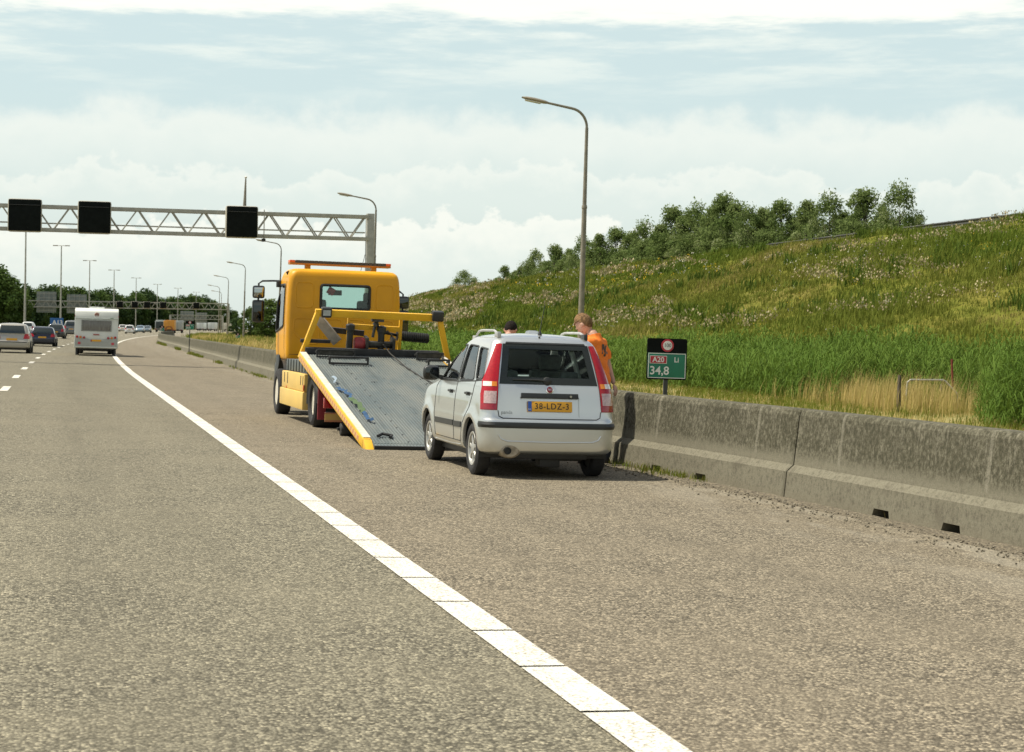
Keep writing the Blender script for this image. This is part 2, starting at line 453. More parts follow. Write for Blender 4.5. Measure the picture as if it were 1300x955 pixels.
def paint_mat():
    m = bpy.data.materials.new('road paint'); m.use_nodes = True; t = m.node_tree; t.nodes.clear(); N = NT(t)
    co = N.add('ShaderNodeTexCoord').outputs['Object']
    vo = N.add('ShaderNodeTexVoronoi', ins={'Vector': co, 'Scale': 74.0}); st = N.add('ShaderNodeSeparateColor', ins={0: vo.outputs['Color']}).outputs[0]
    n1 = N.noise(co, 2.2, 5, .65); n2 = N.noise(co, 26, 4, .7); n3 = N.noise(N.vmul(co, (1, .15, 1)), 6.0, 4, .6)
    c = N.mix(N.ramp(n2, .3, .7), (.60, .58, .50), (.74, .725, .655))
    c = N.mix(N.math('MULTIPLY', N.ramp(n3, .5, .75), .4), c, (.46, .43, .35))
    wear = N.math('MULTIPLY', N.ramp(N.math('ADD', N.math('MULTIPLY', st, .5), N.math('MULTIPLY', n1, .6)), .62, .80), .75)
    c = N.mix(wear, c, (.25, .225, .165))
    c = N.mix(N.math('MULTIPLY', N.ramp(vo.outputs['Distance'], .55, .8), .45), c, (.16, .145, .11))
    bs = N.add('ShaderNodeBsdfPrincipled', ins={'Base Color': c, 'Roughness': .8}); bs.inputs['Specular IOR Level'].default_value = .2
    bn = N.add('ShaderNodeBump', ins={'Height': vo.outputs['Distance'], 'Strength': .35, 'Distance': .01}); N.l.new(bn.outputs[0], bs.inputs['Normal'])
    N.add('ShaderNodeOutputMaterial', ins={0: bs.outputs[0]})
    return m
M_white = paint_mat()
def stripe(name, L0, L1, v0, v1, step, gap, dz):
    mb = MB(); v = v0; Lc = (lambda L, vv: (L + float(off(vv)), vv, float(zl(L)) + dz))
    while v < v1:
        e = min(v + step - gap, v1)
        mb.quadpts([Lc(L0, v), Lc(L1, v), Lc(L1, e), Lc(L0, e)])
        v += step
    return tag(mb.build(name, M_white, smooth=False, fix=False), kind='structure')
stripe('edge_line', 2.04, 2.255, 4.02, 64.0, 1.0, .035, .012)
stripe('edge_line', 2.05, 2.275, 64.0, 900.0, 4.0, .0, .012)
mb = MB()
for i in range(0, 60):
    v0 = 1.7 + i * 9.9
    if v0 < 30: v0 -= .0
    Lc = lambda L, vv: (L + float(off(vv)), vv, float(zl(L)) + .012)
    for lane in (-1.27, -4.9, -8.4):
        if lane < -2 and v0 < 60: continue
        if v0 < 40: continue
        mb.quadpts([Lc(lane - .09, v0), Lc(lane + .09, v0), Lc(lane + .09, v0 + 3), Lc(lane - .09, v0 + 3)])
tag(mb.build('lane_dashes', M_white, smooth=False, fix=False), kind='structure')

# ================================================================== CONCRETE BARRIER
BL = [(-10, 7.55), (8, 7.36), (12.7, 7.22), (15.2, 7.10), (18, 6.94), (21.3, 6.62), (26, 6.42), (35, 6.34), (57, 6.34), (89, 6.78), (131, 6.68), (155, 6.15), (171, 5.78), (190, 5.5), (220, 5.3), (260, 5.1), (900, 5.0)]
def bar_L(v): return float(np.interp(v, [p[0] for p in BL], [p[1] for p in BL]))
def bar_pt(v): 
    L = bar_L(v); return Vector((L + float(off(v)), v, float(zl(L))))
def concrete_mat():
    m = bpy.data.materials.new('weathered concrete'); m.use_nodes = True; t = m.node_tree; t.nodes.clear(); N = NT(t)
    tcn = N.add('ShaderNodeTexCoord'); co = tcn.outputs['Object']
    rnd = N.add('ShaderNodeObjectInfo').outputs['Random']
    add = N.add('ShaderNodeVectorMath', operation='ADD', ins={0: co}); 
    cmb = N.add('ShaderNodeCombineXYZ', ins={0: N.math('MULTIPLY', rnd, 40), 1: N.math('MULTIPLY', rnd, 70), 2: 0.0}); N.l.new(cmb.outputs[0], add.inputs[1]); p = add.outputs[0]
    z = N.add('ShaderNodeSeparateXYZ', ins={0: co}).outputs['Z']
    streak = N.noise(N.vmul(p, (1, 9, 1.1)), 1.0, 6, .68); blot = N.noise(p, 2.3, 6, .7); fine = N.noise(p, 75, 5, .78); mid = N.noise(N.vmul(p, (1, 1, .85)), 21, 9, .90)
    c = N.mix(N.ramp(fine, .3, .7), (.135, .126, .088), (.205, .192, .142))
    grime = N.math('MULTIPLY', N.ramp(N.math('ADD', N.math('MULTIPLY', streak, .38), N.math('MULTIPLY', blot, .62)), .30, .56), N.ramp(z, .34, .56))
    c = N.mix(N.math('MULTIPLY', grime, .80), c, (.066, .062, .037))
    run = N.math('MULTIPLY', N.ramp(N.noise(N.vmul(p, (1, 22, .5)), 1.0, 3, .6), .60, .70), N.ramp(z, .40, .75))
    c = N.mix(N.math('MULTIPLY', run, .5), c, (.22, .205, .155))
    lich = N.math('MULTIPLY', N.ramp(mid, .485, .545), N.ramp(z, .36, .50))
    c = N.mix(N.math('MULTIPLY', lich, .85), c, (.040, .038, .023))
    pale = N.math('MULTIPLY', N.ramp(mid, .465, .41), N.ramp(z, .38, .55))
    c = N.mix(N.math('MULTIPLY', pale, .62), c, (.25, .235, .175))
    Yc = N.add('ShaderNodeSeparateXYZ', ins={0: co}).outputs['Y']
    for y0 in (.85, 3.45):
        ln_ = N.math('MULTIPLY', N.ramp(N.math('ABSOLUTE', N.math('SUBTRACT', Yc, y0)), .035, .015), N.math('MULTIPLY', N.ramp(z, .36, .42), N.ramp(fine, .35, .6)))
        c = N.mix(N.math('MULTIPLY', ln_, .65), c, (.25, .235, .18))
    low = N.math('MULTIPLY', N.ramp(blot, .5, .7), N.ramp(z, .36, .30))
    c = N.mix(N.math('MULTIPLY', low, .65), c, (.098, .087, .062))
    sp2 = N.math('MULTIPLY', N.ramp(mid, .50, .57), N.ramp(z, .42, .30))
    c = N.mix(N.math('MULTIPLY', sp2, .7), c, (.075, .067, .048))
    foot = N.ramp(z, .14, .0)
    c = N.mix(N.math('MULTIPLY', foot, .4), c, (.17, .15, .105))
    bs = N.add('ShaderNodeBsdfPrincipled', ins={'Base Color': c, 'Roughness': .9}); bs.inputs['Specular IOR Level'].default_value = .25
    bn = N.add('ShaderNodeBump', ins={'Height': N.math('ADD', fine, mid), 'Strength': .35, 'Distance': .02}); N.l.new(bn.outputs[0], bs.inputs['Normal'])
    N.add('ShaderNodeOutputMaterial', ins={0: bs.outputs[0]})
    return m
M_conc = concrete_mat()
PROF = [(0, -.12), (0, 0), (.03, .27), (.105, .335), (.165, .83), (.185, .872), (.205, .885), (.395, .885), (.415, .872), (.435, .83), (.495, .335), (.57, .27), (.60, 0), (.60, -.12)]
def barrier_block(v0, v1, slots, chips=True):
    p0, p1 = bar_pt(v0), bar_pt(v1); d = (p1 - p0); ln = d.length; ang = math.atan2(-d.x, d.y)
    mb = MB(); g = .012
    st = [g, g + .02] + [ln * i / 10 for i in range(1, 10)] + [ln - g - .02, ln - g]
    rows = []
    for i, y in enumerate(st):
        sh = .012 if i in (0, len(st) - 1) else 0
        rows.append([(x + (sh if x < .3 else -sh), y, z - (sh if z > .8 else 0)) for x, z in PROF])
    mb.grid(rows)
    b = 0; m_ = len(PROF); mb.f.append(tuple(reversed(range(m_)))); mb.f.append(tuple(len(mb.v) - m_ + i for i in range(m_)))
    for i in range(len(st) - 1): mb.f.append((i * m_, (i + 1) * m_, (i + 1) * m_ + m_ - 1, i * m_ + m_ - 1))
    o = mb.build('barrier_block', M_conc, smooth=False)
    if slots:
        cut = MB()
        for s0, s1 in slots:
            cut.prism([(s0 - .0, -.2), (s1 + .0, -.2), (s1 + .0, .0), (s1 - .03, .085), (s0 + .03, .085), (s0, 0)], (.30, 0, 0), lambda a, b_: (-.1, a, b_))
        co_ = cut.build('slot cutter', None, smooth=False)
        bo = o.modifiers.new('b', 'BOOLEAN'); bo.object = co_; bo.solver = 'EXACT'; bo.operation = 'DIFFERENCE'
        bpy.context.view_layer.update()
        me = bpy.data.meshes.new_from_object(o.evaluated_get(bpy.context.evaluated_depsgraph_get()))
        o.modifiers.clear(); o.data = me; bpy.data.objects.remove(co_)
    o.location = p0; o.rotation_euler = (math.atan2(d.z, ln) , 0, ang)
    return o
vj = [21.35 - 4.42 * 4 + 4.42 * i for i in range(0, 66)]
for i in range(len(vj) - 1):
    a, b = vj[i], vj[i + 1]
    near = a < 30
    o = barrier_block(a, b, ({2: [(1.05, 1.37), (2.25, 2.58)], 3: [(1.82, 2.13), (3.04, 3.36)]}.get(i, [(1.1, 1.42), (2.9, 3.22)])) if near else None)
    lab = {0: 'concrete barrier block closest to the camera at the right frame edge', 1: 'second closest concrete barrier block, with two drain holes at lower right',
           2: 'grimy concrete barrier block right of the green kilometre sign, two drain holes', 3: 'concrete barrier block below the green kilometre sign carrying a man-shaped shadow',
           4: 'concrete barrier block beside the silver hatchback, mostly hidden by it'}.get(i)
    if not lab:
        lab = 'weathered grey concrete barrier block beyond the tow truck along the curving shoulder' if a > 36 else 'concrete barrier block hidden behind the hatchback and tow truck'
    tag(o, lab, 'barrier', 'concrete barrier blocks along the hard shoulder')

# loose grit along the barrier foot
M_grit = pbr('roadside grit', (.145, .122, .082), .95, var=.75, vscale=38, bump=1.0, bscale=70)
rows = []
for v in np.arange(4, 30, .12):
    L = bar_L(v); 
    w = .17 + .16 * float(fbm(np.array(v * 1.3), np.array(2.0), 4))
    rows.append([(L - w + float(off(v)), v, float(zl(L - w)) + .006), (L - w * .55, v, float(zl(L - w * .5)) + .010 + .010 * float(fbm(np.array(v * 5), np.array(.3), 7))), (L + .005, v, float(zl(L)) + .012 + .012 * float(fbm(np.array(v * 6), np.array(5.), 8)))])
tag(MB().grid(rows).build('grit_strip', M_grit, fix=False), kind='structure')
# scattered pebbles and crumbs of asphalt
n = 2600
v = RNG.uniform(6, 30, n); L = np.array([bar_L(x) for x in v]) - np.abs(RNG.normal(0, .28, n)) - .01
P = np.stack([L, v, zl(L) + .012], 1); r = RNG.uniform(.004, .016, n)
oct_ = np.array([(1, 0, 0), (0, 1, 0), (-1, 0, 0), (0, -1, 0), (0, 0, .8), (0, 0, -.5)]); of = np.array([(0, 1, 4), (1, 2, 4), (2, 3, 4), (3, 0, 4), (1, 0, 5), (2, 1, 5), (3, 2, 5), (0, 3, 5)])
V = P[:, None, :] + oct_[None] * r[:, None, None] * RNG.uniform(.6, 1.4, (n, 6, 1))
F = (np.arange(n) * 6)[:, None, None] + of[None]
tag(raw_mesh('pebbles', V.reshape(-1, 3), F.reshape(-1, 3), leafmat('pebble stone', (.06, .053, .040), (.27, .24, .18), trans=0), 3, np.repeat(RNG.uniform(0, 1, n), 6)), 'loose pebbles and asphalt crumbs at the barrier foot', 'pebbles', kind='stuff')

# ================================================================== VEGETATION
def in_view(u, v, pad=1.02):
    D = u * fw.x + v * fw.y; X = u * rt.x + v * rt.y
    return (D > 4) & (np.abs(X / np.maximum(D, .1)) < .2826 * pad)
def scatter(n, L0, L1, v0, v1, keep=None, dens_pow=1.0, pad=1.06):
    v = v0 + (v1 - v0) * RNG.uniform(0, 1, n) ** dens_pow; L = RNG.uniform(L0, L1, n)
    u = L + off(v); ok = in_view(u, v, pad)
    if keep is not None: ok &= RNG.uniform(0, 1, n) < keep(L, v)
    L, v, u = L[ok], v[ok], u[ok]
    z = zl(L) + bump_slope(L, v)
    return L, v, np.stack([u, v, z], 1)
M_green = leafmat('meadow grass', (.096, .148, .016), (.205, .203, .040), (.28, .24, .075))
M_straw = leafmat('dry grass', (.42, .33, .11), (.55, .44, .19), (.24, .26, .05))
M_seed = leafmat('pale seed heads', (.31, .26, .135), (.46, .40, .25), (.24, .18, .08), trans=.2)
M_reed = leafmat('reed leaves', (.056, .112, .014), (.130, .190, .034), (.23, .25, .06))
M_flow = leafmat('yellow flowers', (.52, .36, .02), (.60, .44, .05), trans=.2)
M_umbel = leafmat('white flowers', (.42, .42, .33), (.52, .51, .42), trans=.2)

def tufted(name, mat, n, L0, L1, v0, v1, keep, hlo, hhi, w, k_, spread, label, cat='grass', dens_pow=1.6, tintf=None, lean=.5, hmod=None):
    L, v, P = scatter(n, L0, L1, v0, v1, keep, dens_pow)
    m = len(P)
    if m == 0: return
    D = v / 60.0
    h = RNG.uniform(hlo, hhi, m)
    if hmod is not None: h *= hmod(L, v)
    tn = (tintf(L, v) if tintf is not None else np.zeros(m)) 
    rep = np.repeat(np.arange(m), k_)
    Q = P[rep] + np.stack([RNG.normal(0, spread, m * k_), RNG.normal(0, spread, m * k_), np.zeros(m * k_)], 1)
    hh = h[rep] * RNG.uniform(.55, 1.1, m * k_)
    ww = w * np.clip(D[rep], .6, 2.4) * RNG.uniform(.7, 1.3, m * k_)
    tt = np.clip(tn[rep] + RNG.uniform(0, .35, m * k_), 0, 1) if tintf is not None else RNG.uniform(0, 1, m * k_)
    return tag(blades(name, mat, Q, hh, ww, lean, tt), label, cat, kind='stuff')

slope_t = lambda L, v: np.clip((fbm(L * .16 + 3, v * .055, 21) - .30) * 1.75, 0, .72)
tufted('meadow_grass', M_green, 85000, 22.5, 49.5, 36, 330, lambda L, v: .45 + .6 * fbm(L * .5, v * .3, 2), .18, .50, .030, 9, .17, 'rough green and olive meadow grass covering the embankment slope', tintf=slope_t, hmod=lambda L, v: .25 + 1.6 * fbm(L * .45, v * .18, 31) ** 1.3)
tufted('weed_clumps', leafmat('weed leaves', (.055, .095, .012), (.11, .155, .025), (.22, .17, .06)), 5200, 23.5, 49, 36, 240, lambda L, v: (fbm(L * .33, v * .11, 51) > .58) * (fbm(L * 1.3, v * .6, 53) > .45) * 1.0, .35, .95, .05, 14, .20, 'darker tall weed clumps standing out of the embankment meadow', cat='weeds', tintf=lambda L, v: fbm(L * .7, v * .3, 55) * .6, lean=.6)
seed_mask = lambda L, v: (fbm(L * .30, v * .060, 41) > .60) * (fbm(L * 1.1, v * .5, 43) ** 1.5) * 1.2 * np.clip(1.35 - v / 230, .35, 1)
def heads(name, mat, n, L0, L1, v0, v1, keep, z0, z1, size, cl, spread, label, cat, tintf=None, dens_pow=1.5):
    """fluffy flower or seed heads: little crossed diamonds on the meadow's top"""
    L, v, P = scatter(n, L0, L1, v0, v1, keep, dens_pow)
    m = len(P)
    if m == 0: return
    rep = np.repeat(np.arange(m), cl); q = m * cl
    Q = P[rep] + np.stack([RNG.normal(0, spread, q), RNG.normal(0, spread, q), RNG.uniform(z0, z1, q)], 1)
    s = size * np.clip(v[rep] / 60, .7, 2.6) * RNG.uniform(.5, 1.4, q)
    a = RNG.uniform(0, PI, q); ca, sa = np.cos(a), np.sin(a); tl = RNG.uniform(-.7, .7, q)
    V = np.zeros((q, 4, 3))
    for i, (x, z) in enumerate(((-1, 0), (0, -1.2), (1, 0), (0, 1.2))):
        V[:, i, 0] = Q[:, 0] + s * x * ca + s * z * tl * sa; V[:, i, 1] = Q[:, 1] + s * x * sa - s * z * tl * ca; V[:, i, 2] = Q[:, 2] + s * z
    F = (np.arange(q) * 4)[:, None] + np.arange(4)[None]
    return tag(raw_mesh(name, V.reshape(-1, 3), F, mat, 4, np.repeat(RNG.uniform(0, 1, q), 4)), label, cat, kind='stuff')
heads('seed_heads', M_seed, 24000, 23.2, 49, 34, 300, seed_mask, .30, .66, .030, 8, .16, 'drifts of pale tan thistle and grass seed heads on the embankment', 'seed heads')
heads('white_flowers', M_umbel, 1600, 23.5, 49, 36, 220, lambda L, v: (fbm(L * .4, v * .12, 61) > .55) * .8, .35, .65, .019, 4, .10, 'small white wild flowers dotted over the embankment', 'flowers')
heads('yellow_flowers', M_flow, 1500, 23.5, 47, 36, 220, lambda L, v: (fbm(L * .33, v * .09, 71) > .60) * .8, .30, .60, .020, 4, .12, 'small yellow wild flowers in patches on the embankment', 'flowers')

# reed belt along the ditch at the toe of the slope
pxl = lambda L, v: 650 + FOCAL_PX * ((L + off(v)) * rt.x + v * rt.y) / ((L + off(v)) * fw.x + v * fw.y)
reed_gap = lambda L, v: np.where((v < 49) & (L < 22.2) & (pxl(L, v) < 1243) & ((pxl(L, v) > 1060) | (v < 40)), .0, 1.0) * np.clip((L - 18.9 + np.clip((37.5 - v) / 2, 0, 1) * 1.6 - 1.2 * (fbm(v * .35, v * 0 + 2., 81) - .3)) * 2.0, 0, 1)
def reeds():
    L, v, P = scatter(36000, 17.2, 25.2, 26, 240, lambda L, v: reed_gap(L, v) * np.clip(.25 + 1.5 * fbm(L * .9, v * .5, 83), 0, 1) * (v < 120 + 120 * RNG.uniform(0, 1, v.shape)), 1.9)
    m = len(P); H = RNG.uniform(.95, 1.55, m) * np.where(v > 75, .8, 1) * (.45 + 1.0 * fbm(L * .7, v * .35, 85)); k_ = 8
    rep = np.repeat(np.arange(m), k_); q = m * k_
    fr = np.tile((np.arange(k_) + .6) / k_, m)
    a = RNG.uniform(0, 2 * PI, q); ln = RNG.uniform(.25, .5, q) * np.clip(v[rep] / 50, 1, 1.6)
    wv = RNG.uniform(.018, .036, q) * np.clip(v[rep] / 45, .9, 2.4)
    sway = (fr * .18)[:, None] * np.stack([np.ones(q), .2 * np.ones(q), 0 * np.ones(q)], 1)
    R = P[rep] + sway + np.stack([0 * fr, 0 * fr, fr * H[rep] * .9], 1)
    dx_, dy_ = np.cos(a) * ln * .8 + .08, np.sin(a) * ln * .8
    up1, up2 = RNG.uniform(.10, .30, q), RNG.uniform(-.12, .28, q)
    sx, sy = -np.sin(a) * wv / 2, np.cos(a) * wv / 2
    V = np.zeros((q, 5, 3)); S = np.stack([sx, sy, RNG.uniform(-.4, .4, q) * wv], 1)
    V[:, 0] = R + S * .5; V[:, 1] = R - S * .5
    mid = R + np.stack([dx_ * .5, dy_ * .5, up1], 1); V[:, 2] = mid - S; V[:, 3] = mid + S
    V[:, 4] = R + np.stack([dx_, dy_, up2], 1)
    b = (np.arange(q) * 5)[:, None]
    F = np.concatenate([b + np.array([[0, 1, 2]]), b + np.array([[0, 2, 3]]), b + np.array([[3, 2, 4]])], 0)
    tn = np.clip(fbm(L * .4, v * .2, 87)[rep] * .7 + RNG.uniform(-.1, .35, q), 0, 1)
    return tag(raw_mesh('reeds', V.reshape(-1, 3), F, M_reed, 3, np.repeat(tn, 5)), 'dense bright green reed belt along the ditch below the embankment', 'reeds', kind='stuff')
reeds()
# verge grasses
tufted('verge_grass', M_straw, 26000, 7.4, 20.6, 14, 120, lambda L, v: .35 + .6 * fbm(L * .6, v * .4, 91), .05, .16, .016, 6, .10, 'short mown straw-coloured grass on the verge behind the barrier', dens_pow=1.5)
tufted('green_verge_grass', M_green, 12000, 12.5, 21.2, 20, 150, lambda L, v: np.clip((L - 11) / 8, 0, 1) * (fbm(L * .5, v * .25, 93) > .45), .10, .32, .02, 6, .12, 'green grass fringe at the foot of the reeds', tintf=lambda L, v: .25 + 0 * L)
def straw_mask(L, v):
    return np.exp(-((v - 41.5) / 3.2) ** 2) * np.exp(-((L - 20.2) / 1.0) ** 2) * (.35 + .9 * fbm(L * 1.2, v * .8, 95))
tufted('tall_dry_grass', M_straw, 16000, 15.5, 22.8, 30, 57, straw_mask, .45, 1.05, .013, 7, .09, 'tall straw-yellow grass clump round the hand rail in front of the reeds', dens_pow=1.0, lean=.3)
# weeds at the barrier foot
def weeds(spots, label):
    Q = []; 
    for v0, v1, n in spots:
        v = RNG.uniform(v0, v1, n); L = np.array([bar_L(x) for x in v]) - np.abs(RNG.normal(.05, .09, n)); Q.append(np.stack([L + off(v), v, zl(L) + .004], 1))
    Q = np.concatenate(Q); m = len(Q)
    tag(blades('weeds', M_green, Q, RNG.uniform(.03, .11, m) * np.clip(Q[:, 1] / 60, 1, 2.4), RNG.uniform(.006, .012, m) * np.clip(Q[:, 1] / 30, 1, 4), .7), label, 'weeds', kind='stuff')
weeds([(18.6, 22.6, 380), (19.2, 20.4, 200), (58, 62, 120), (80, 84, 160), (96, 110, 500), (125, 132, 260), (150, 172, 700), (45, 75, 200)], 'tufts of weeds growing along the foot of the concrete barrier')
# rough grass on the far verge by the lamp posts
tufted('far_verge_grass', M_straw, 9000, 9.5, 24, 120, 330, lambda L, v: .3 + .7 * fbm(L * .25, v * .06, 97), .25, .8, .03, 6, .3, 'rough yellow grass on the far verge round the lamp posts', dens_pow=1.0)
tufted('far_verge_weeds', M_green, 7000, 8.5, 26, 120, 330, lambda L, v: (fbm(L * .2, v * .05, 99) > .5) * 1.0, .3, .9, .03, 6, .35, 'green weeds on the far verge round the lamp posts', tintf=lambda L, v: .2 + 0 * L, dens_pow=1.0)

# ------------------------------------------------------------------ trees
M_bark = pbr('bark', (.10, .085, .06), .9, var=.3, vscale=8, bump=.5)
def crown_mesh(name, mat, h, w, z0, nclump, nleaf, leaf, seed, top_bias=0.6, open_=0.0, rc=1.0, cone=0.0, skirt=0.0):
    R = np.random.default_rng(seed)
    cs = []
    for i in range(nclump):
        t = R.uniform(0, 1) ** top_bias
        prof = math.sin(PI * min(1, max(0.06, .12 + .86 * t))) ** .75 * (1 - cone * t)
        if t < .45: prof = max(prof, skirt)
        a = R.uniform(0, 2 * PI); r = w / 2 * prof * R.uniform(.25, 1.0) ** .6
        cs.append((r * math.cos(a), r * math.sin(a), z0 + (h - z0) * t, w * R.uniform(.11, .22) * rc))
    cs = np.array(cs)
    idx = R.integers(0, nclump, nleaf)
    d = R.normal(0, 1, (nleaf, 3)); d /= np.linalg.norm(d, axis=1)[:, None]
    rad = R.uniform(.35, 1.05, nleaf)[:, None]
    Q = cs[idx, :3] + d * rad * cs[idx, 3][:, None] * np.array([1, 1, .95]) 
    Q[:, 2] = np.maximum(Q[:, 2], z0 * .4)
    nrm = d + R.normal(0, .7, (nleaf, 3)); nrm /= np.linalg.norm(nrm, axis=1)[:, None]
    t1 = np.cross(nrm, R.normal(0, 1, (nleaf, 3))); t1 /= np.linalg.norm(t1, axis=1)[:, None]; t2 = np.cross(nrm, t1)
    s = leaf * R.uniform(.6, 1.4, nleaf)[:, None]
    V = np.stack([Q - t1 * s * 1.2, Q - t2 * s * .6, Q + t1 * s * 1.2, Q + t2 * s * .6], 1)
    F = (np.arange(nleaf) * 4)[:, None] + np.arange(4)[None]
    tint = np.clip(R.uniform(0, .8, nclump)[idx] + R.uniform(-.1, .25, nleaf), 0, 1)
    return V.reshape(-1, 3), F, mat, tint, cs
def make_tree(name, label, group, seed, h, w, z0, mat, nclump, nleaf, leaf, tr, **kw):
    root = thing(name, label, 'tree', group=group)
    V, F, m, tint, cs = crown_mesh('crown', mat, h, w, z0, nclump, nleaf, leaf, seed, **kw)
    raw_mesh('crown', V, F, m, 4, np.repeat(tint, 4), root)
    mb = MB(); R = random.Random(seed)
    mb.tube([(0, 0, -.6), (R.uniform(-.05, .05), 0, h * .25), (R.uniform(-.1, .1), R.uniform(-.1, .1), h * .55), (0, 0, h * .85)], [tr, tr * .85, tr * .5, tr * .12], 7)
    for c in cs[:min(16, len(cs))]:
        zz = c[2] * R.uniform(.35, .6); mb.tube([(0, 0, zz), (c[0] * .5, c[1] * .5, (zz + c[2]) * .5), tuple(c[:3])], [tr * .4, tr * .28, tr * .08], 5)
    mb.build('trunk', M_bark, root)
    return root
M_leafA = leafmat('young tree leaves', (.105, .158, .044), (.205, .255, .090), (.34, .38, .20), trans=.5)
M_leafB = leafmat('wood leaves dark', (.030, .060, .022), (.062, .100, .032), (.09, .125, .04))
M_leafC = leafmat('wood leaves light', (.048, .090, .020), (.10, .145, .036), (.13, .17, .05))
# row on the embankment crest
protoA = [make_tree('crest_tree', 'x', None, 101 + i, 3.9, w, .15, M_leafA, ncl, 6200, .072, .06, top_bias=1.2, rc=1.0, cone=cone, skirt=.85) for i, (w, ncl, cone) in enumerate(((3.3, 44, .35), (2.9, 38, .45), (3.7, 50, .30), (2.7, 36, .5), (3.5, 54, .15)))]
def px_at(px, L):
    """distance along the road at which lateral offset L is seen at photo column px"""
    best = min(np.arange(40, 420, .25), key=lambda v: abs(650 + FOCAL_PX * ((L + off(v)) * rt.x + v * rt.y) / ((L + off(v)) * fw.x + v * fw.y) - px))
    return float(best)
crest = [(590, 3.1, 4, 1.35, 'rounded solitary bush-like tree left of the crest row, apart from the others'), (640, 2.9, 0, 1, None), (660, 2.6, 3, 1, None), (679, 3.9, 4, .95, None), (703, 3.7, 0, 1, None), (722, 3.1, 1, 1.1, None),
         (738, 3.9, 2, .9, None), (760, 3.6, 1, 1.1, None), (781, 4.0, 0, 1.1, None), (800, 3.6, 3, 1.2, None), (818, 4.1, 2, 1, None), (836, 3.5, 1, 1, None), (852, 4.7, 0, .95, None), (869, 4.0, 3, 1.1, None), (884, 4.4, 2, .9, None), (902, 4.0, 1, 1, None), (917, 4.5, 0, .9, None),
         (933, 4.0, 3, 1.2, None), (948, 4.5, 2, .8, None), (966, 4.5, 1, 1.1, None), (990, 4.6, 0, 1.1, None), (1004, 3.6, 3, 1, None), (1022, 4.3, 1, 1.1, None), (1050, 4.3, 2, .95, None), (1071, 3.3, 3, 1.0, None), (1095, 4.3, 0, 1.2, 'bushy tree third from the right end of the embankment crest row'),
         (1120, 3.2, 4, .8, None), (1141, 4.1, 2, .95, 'last full tree at the right end of the embankment crest row'), (1165, 2.0, 4, .9, 'low shrub trailing off right of the embankment crest tree row')]
for q_ in range(22):
    px_ = 634 + q_ * 15.5 + (q_ * 53 % 9) - 4
    crest.append((px_, (2.0 + .9 * q_ / 22) * (.85 + .3 * ((q_ * 5) % 7) / 6), (q_ * 2 + 1) % 5, 1.5, 'yy'))
for q_ in range(17):
    px_ = 648 + q_ * 27.5 + (q_ * 37 % 11) - 5
    crest.append((px_, (2.7 + 1.2 * q_ / 17) * (.85 + .3 * ((q_ * 7) % 5) / 4), (q_ * 3) % 5, 1.0, 'xx'))
crest.sort(key=lambda c_: c_[0])
used = set(); nr = len(crest)
for i, (px, hh, kd, ws, lab) in enumerate(crest):
    L = 50.6 + (i % 3) * .7 + (2.0 if lab == 'xx' else 1.0 if lab == 'yy' else 0); lab = None if lab in ('xx', 'yy') else lab; v = px_at(px, L); u = L + float(off(v))
    if kd in used: o = copy_tree(protoA[kd])
    else: o = protoA[kd]; used.add(kd)
    s = hh * (1.02 if px < 700 else 1.10 if px < 940 else .84) / 3.9; ws *= 1.12; o.location = (u, v, float(zg(u, v)) - .55); o.scale = (s * ws, s * ws, s * 1.1); o.rotation_euler = (0, 0, random.uniform(0, 6))
    o['group'] = 'young trees along the embankment crest'
    o['label'] = lab or '%s tree counted from the left in the row on the embankment crest' % ORD[i].replace('nearest', 'first')

def wood_tree(i, sd, h, w, mat): return make_tree('wood_tree', 'x', None, sd, h, w, h * .12, mat, 60, 6000, h * .024, .3, top_bias=.95, rc=1.0)
protoB = [wood_tree(0, 201, 13, 10, M_leafB), wood_tree(1, 202, 13, 9, M_leafC), wood_tree(2, 203, 13, 11, M_leafB), wood_tree(3, 204, 13, 8.5, M_leafC)]
usedB = set(); cnt = 0
def plant(kd, u, v, h, ws, lab, group='trees of the wood beyond the motorway'):
    global cnt
    if kd in usedB: o = copy_tree(protoB[kd])
    else: o = protoB[kd]; usedB.add(kd)
    s = h / 13; o.location = (u, v, float(zg(u, v)) - .3); o.scale = (s * ws, s * ws, s); o.rotation_euler = (0, 0, random.uniform(0, 6))
    o['group'] = group; o['label'] = lab; cnt += 1
    return o
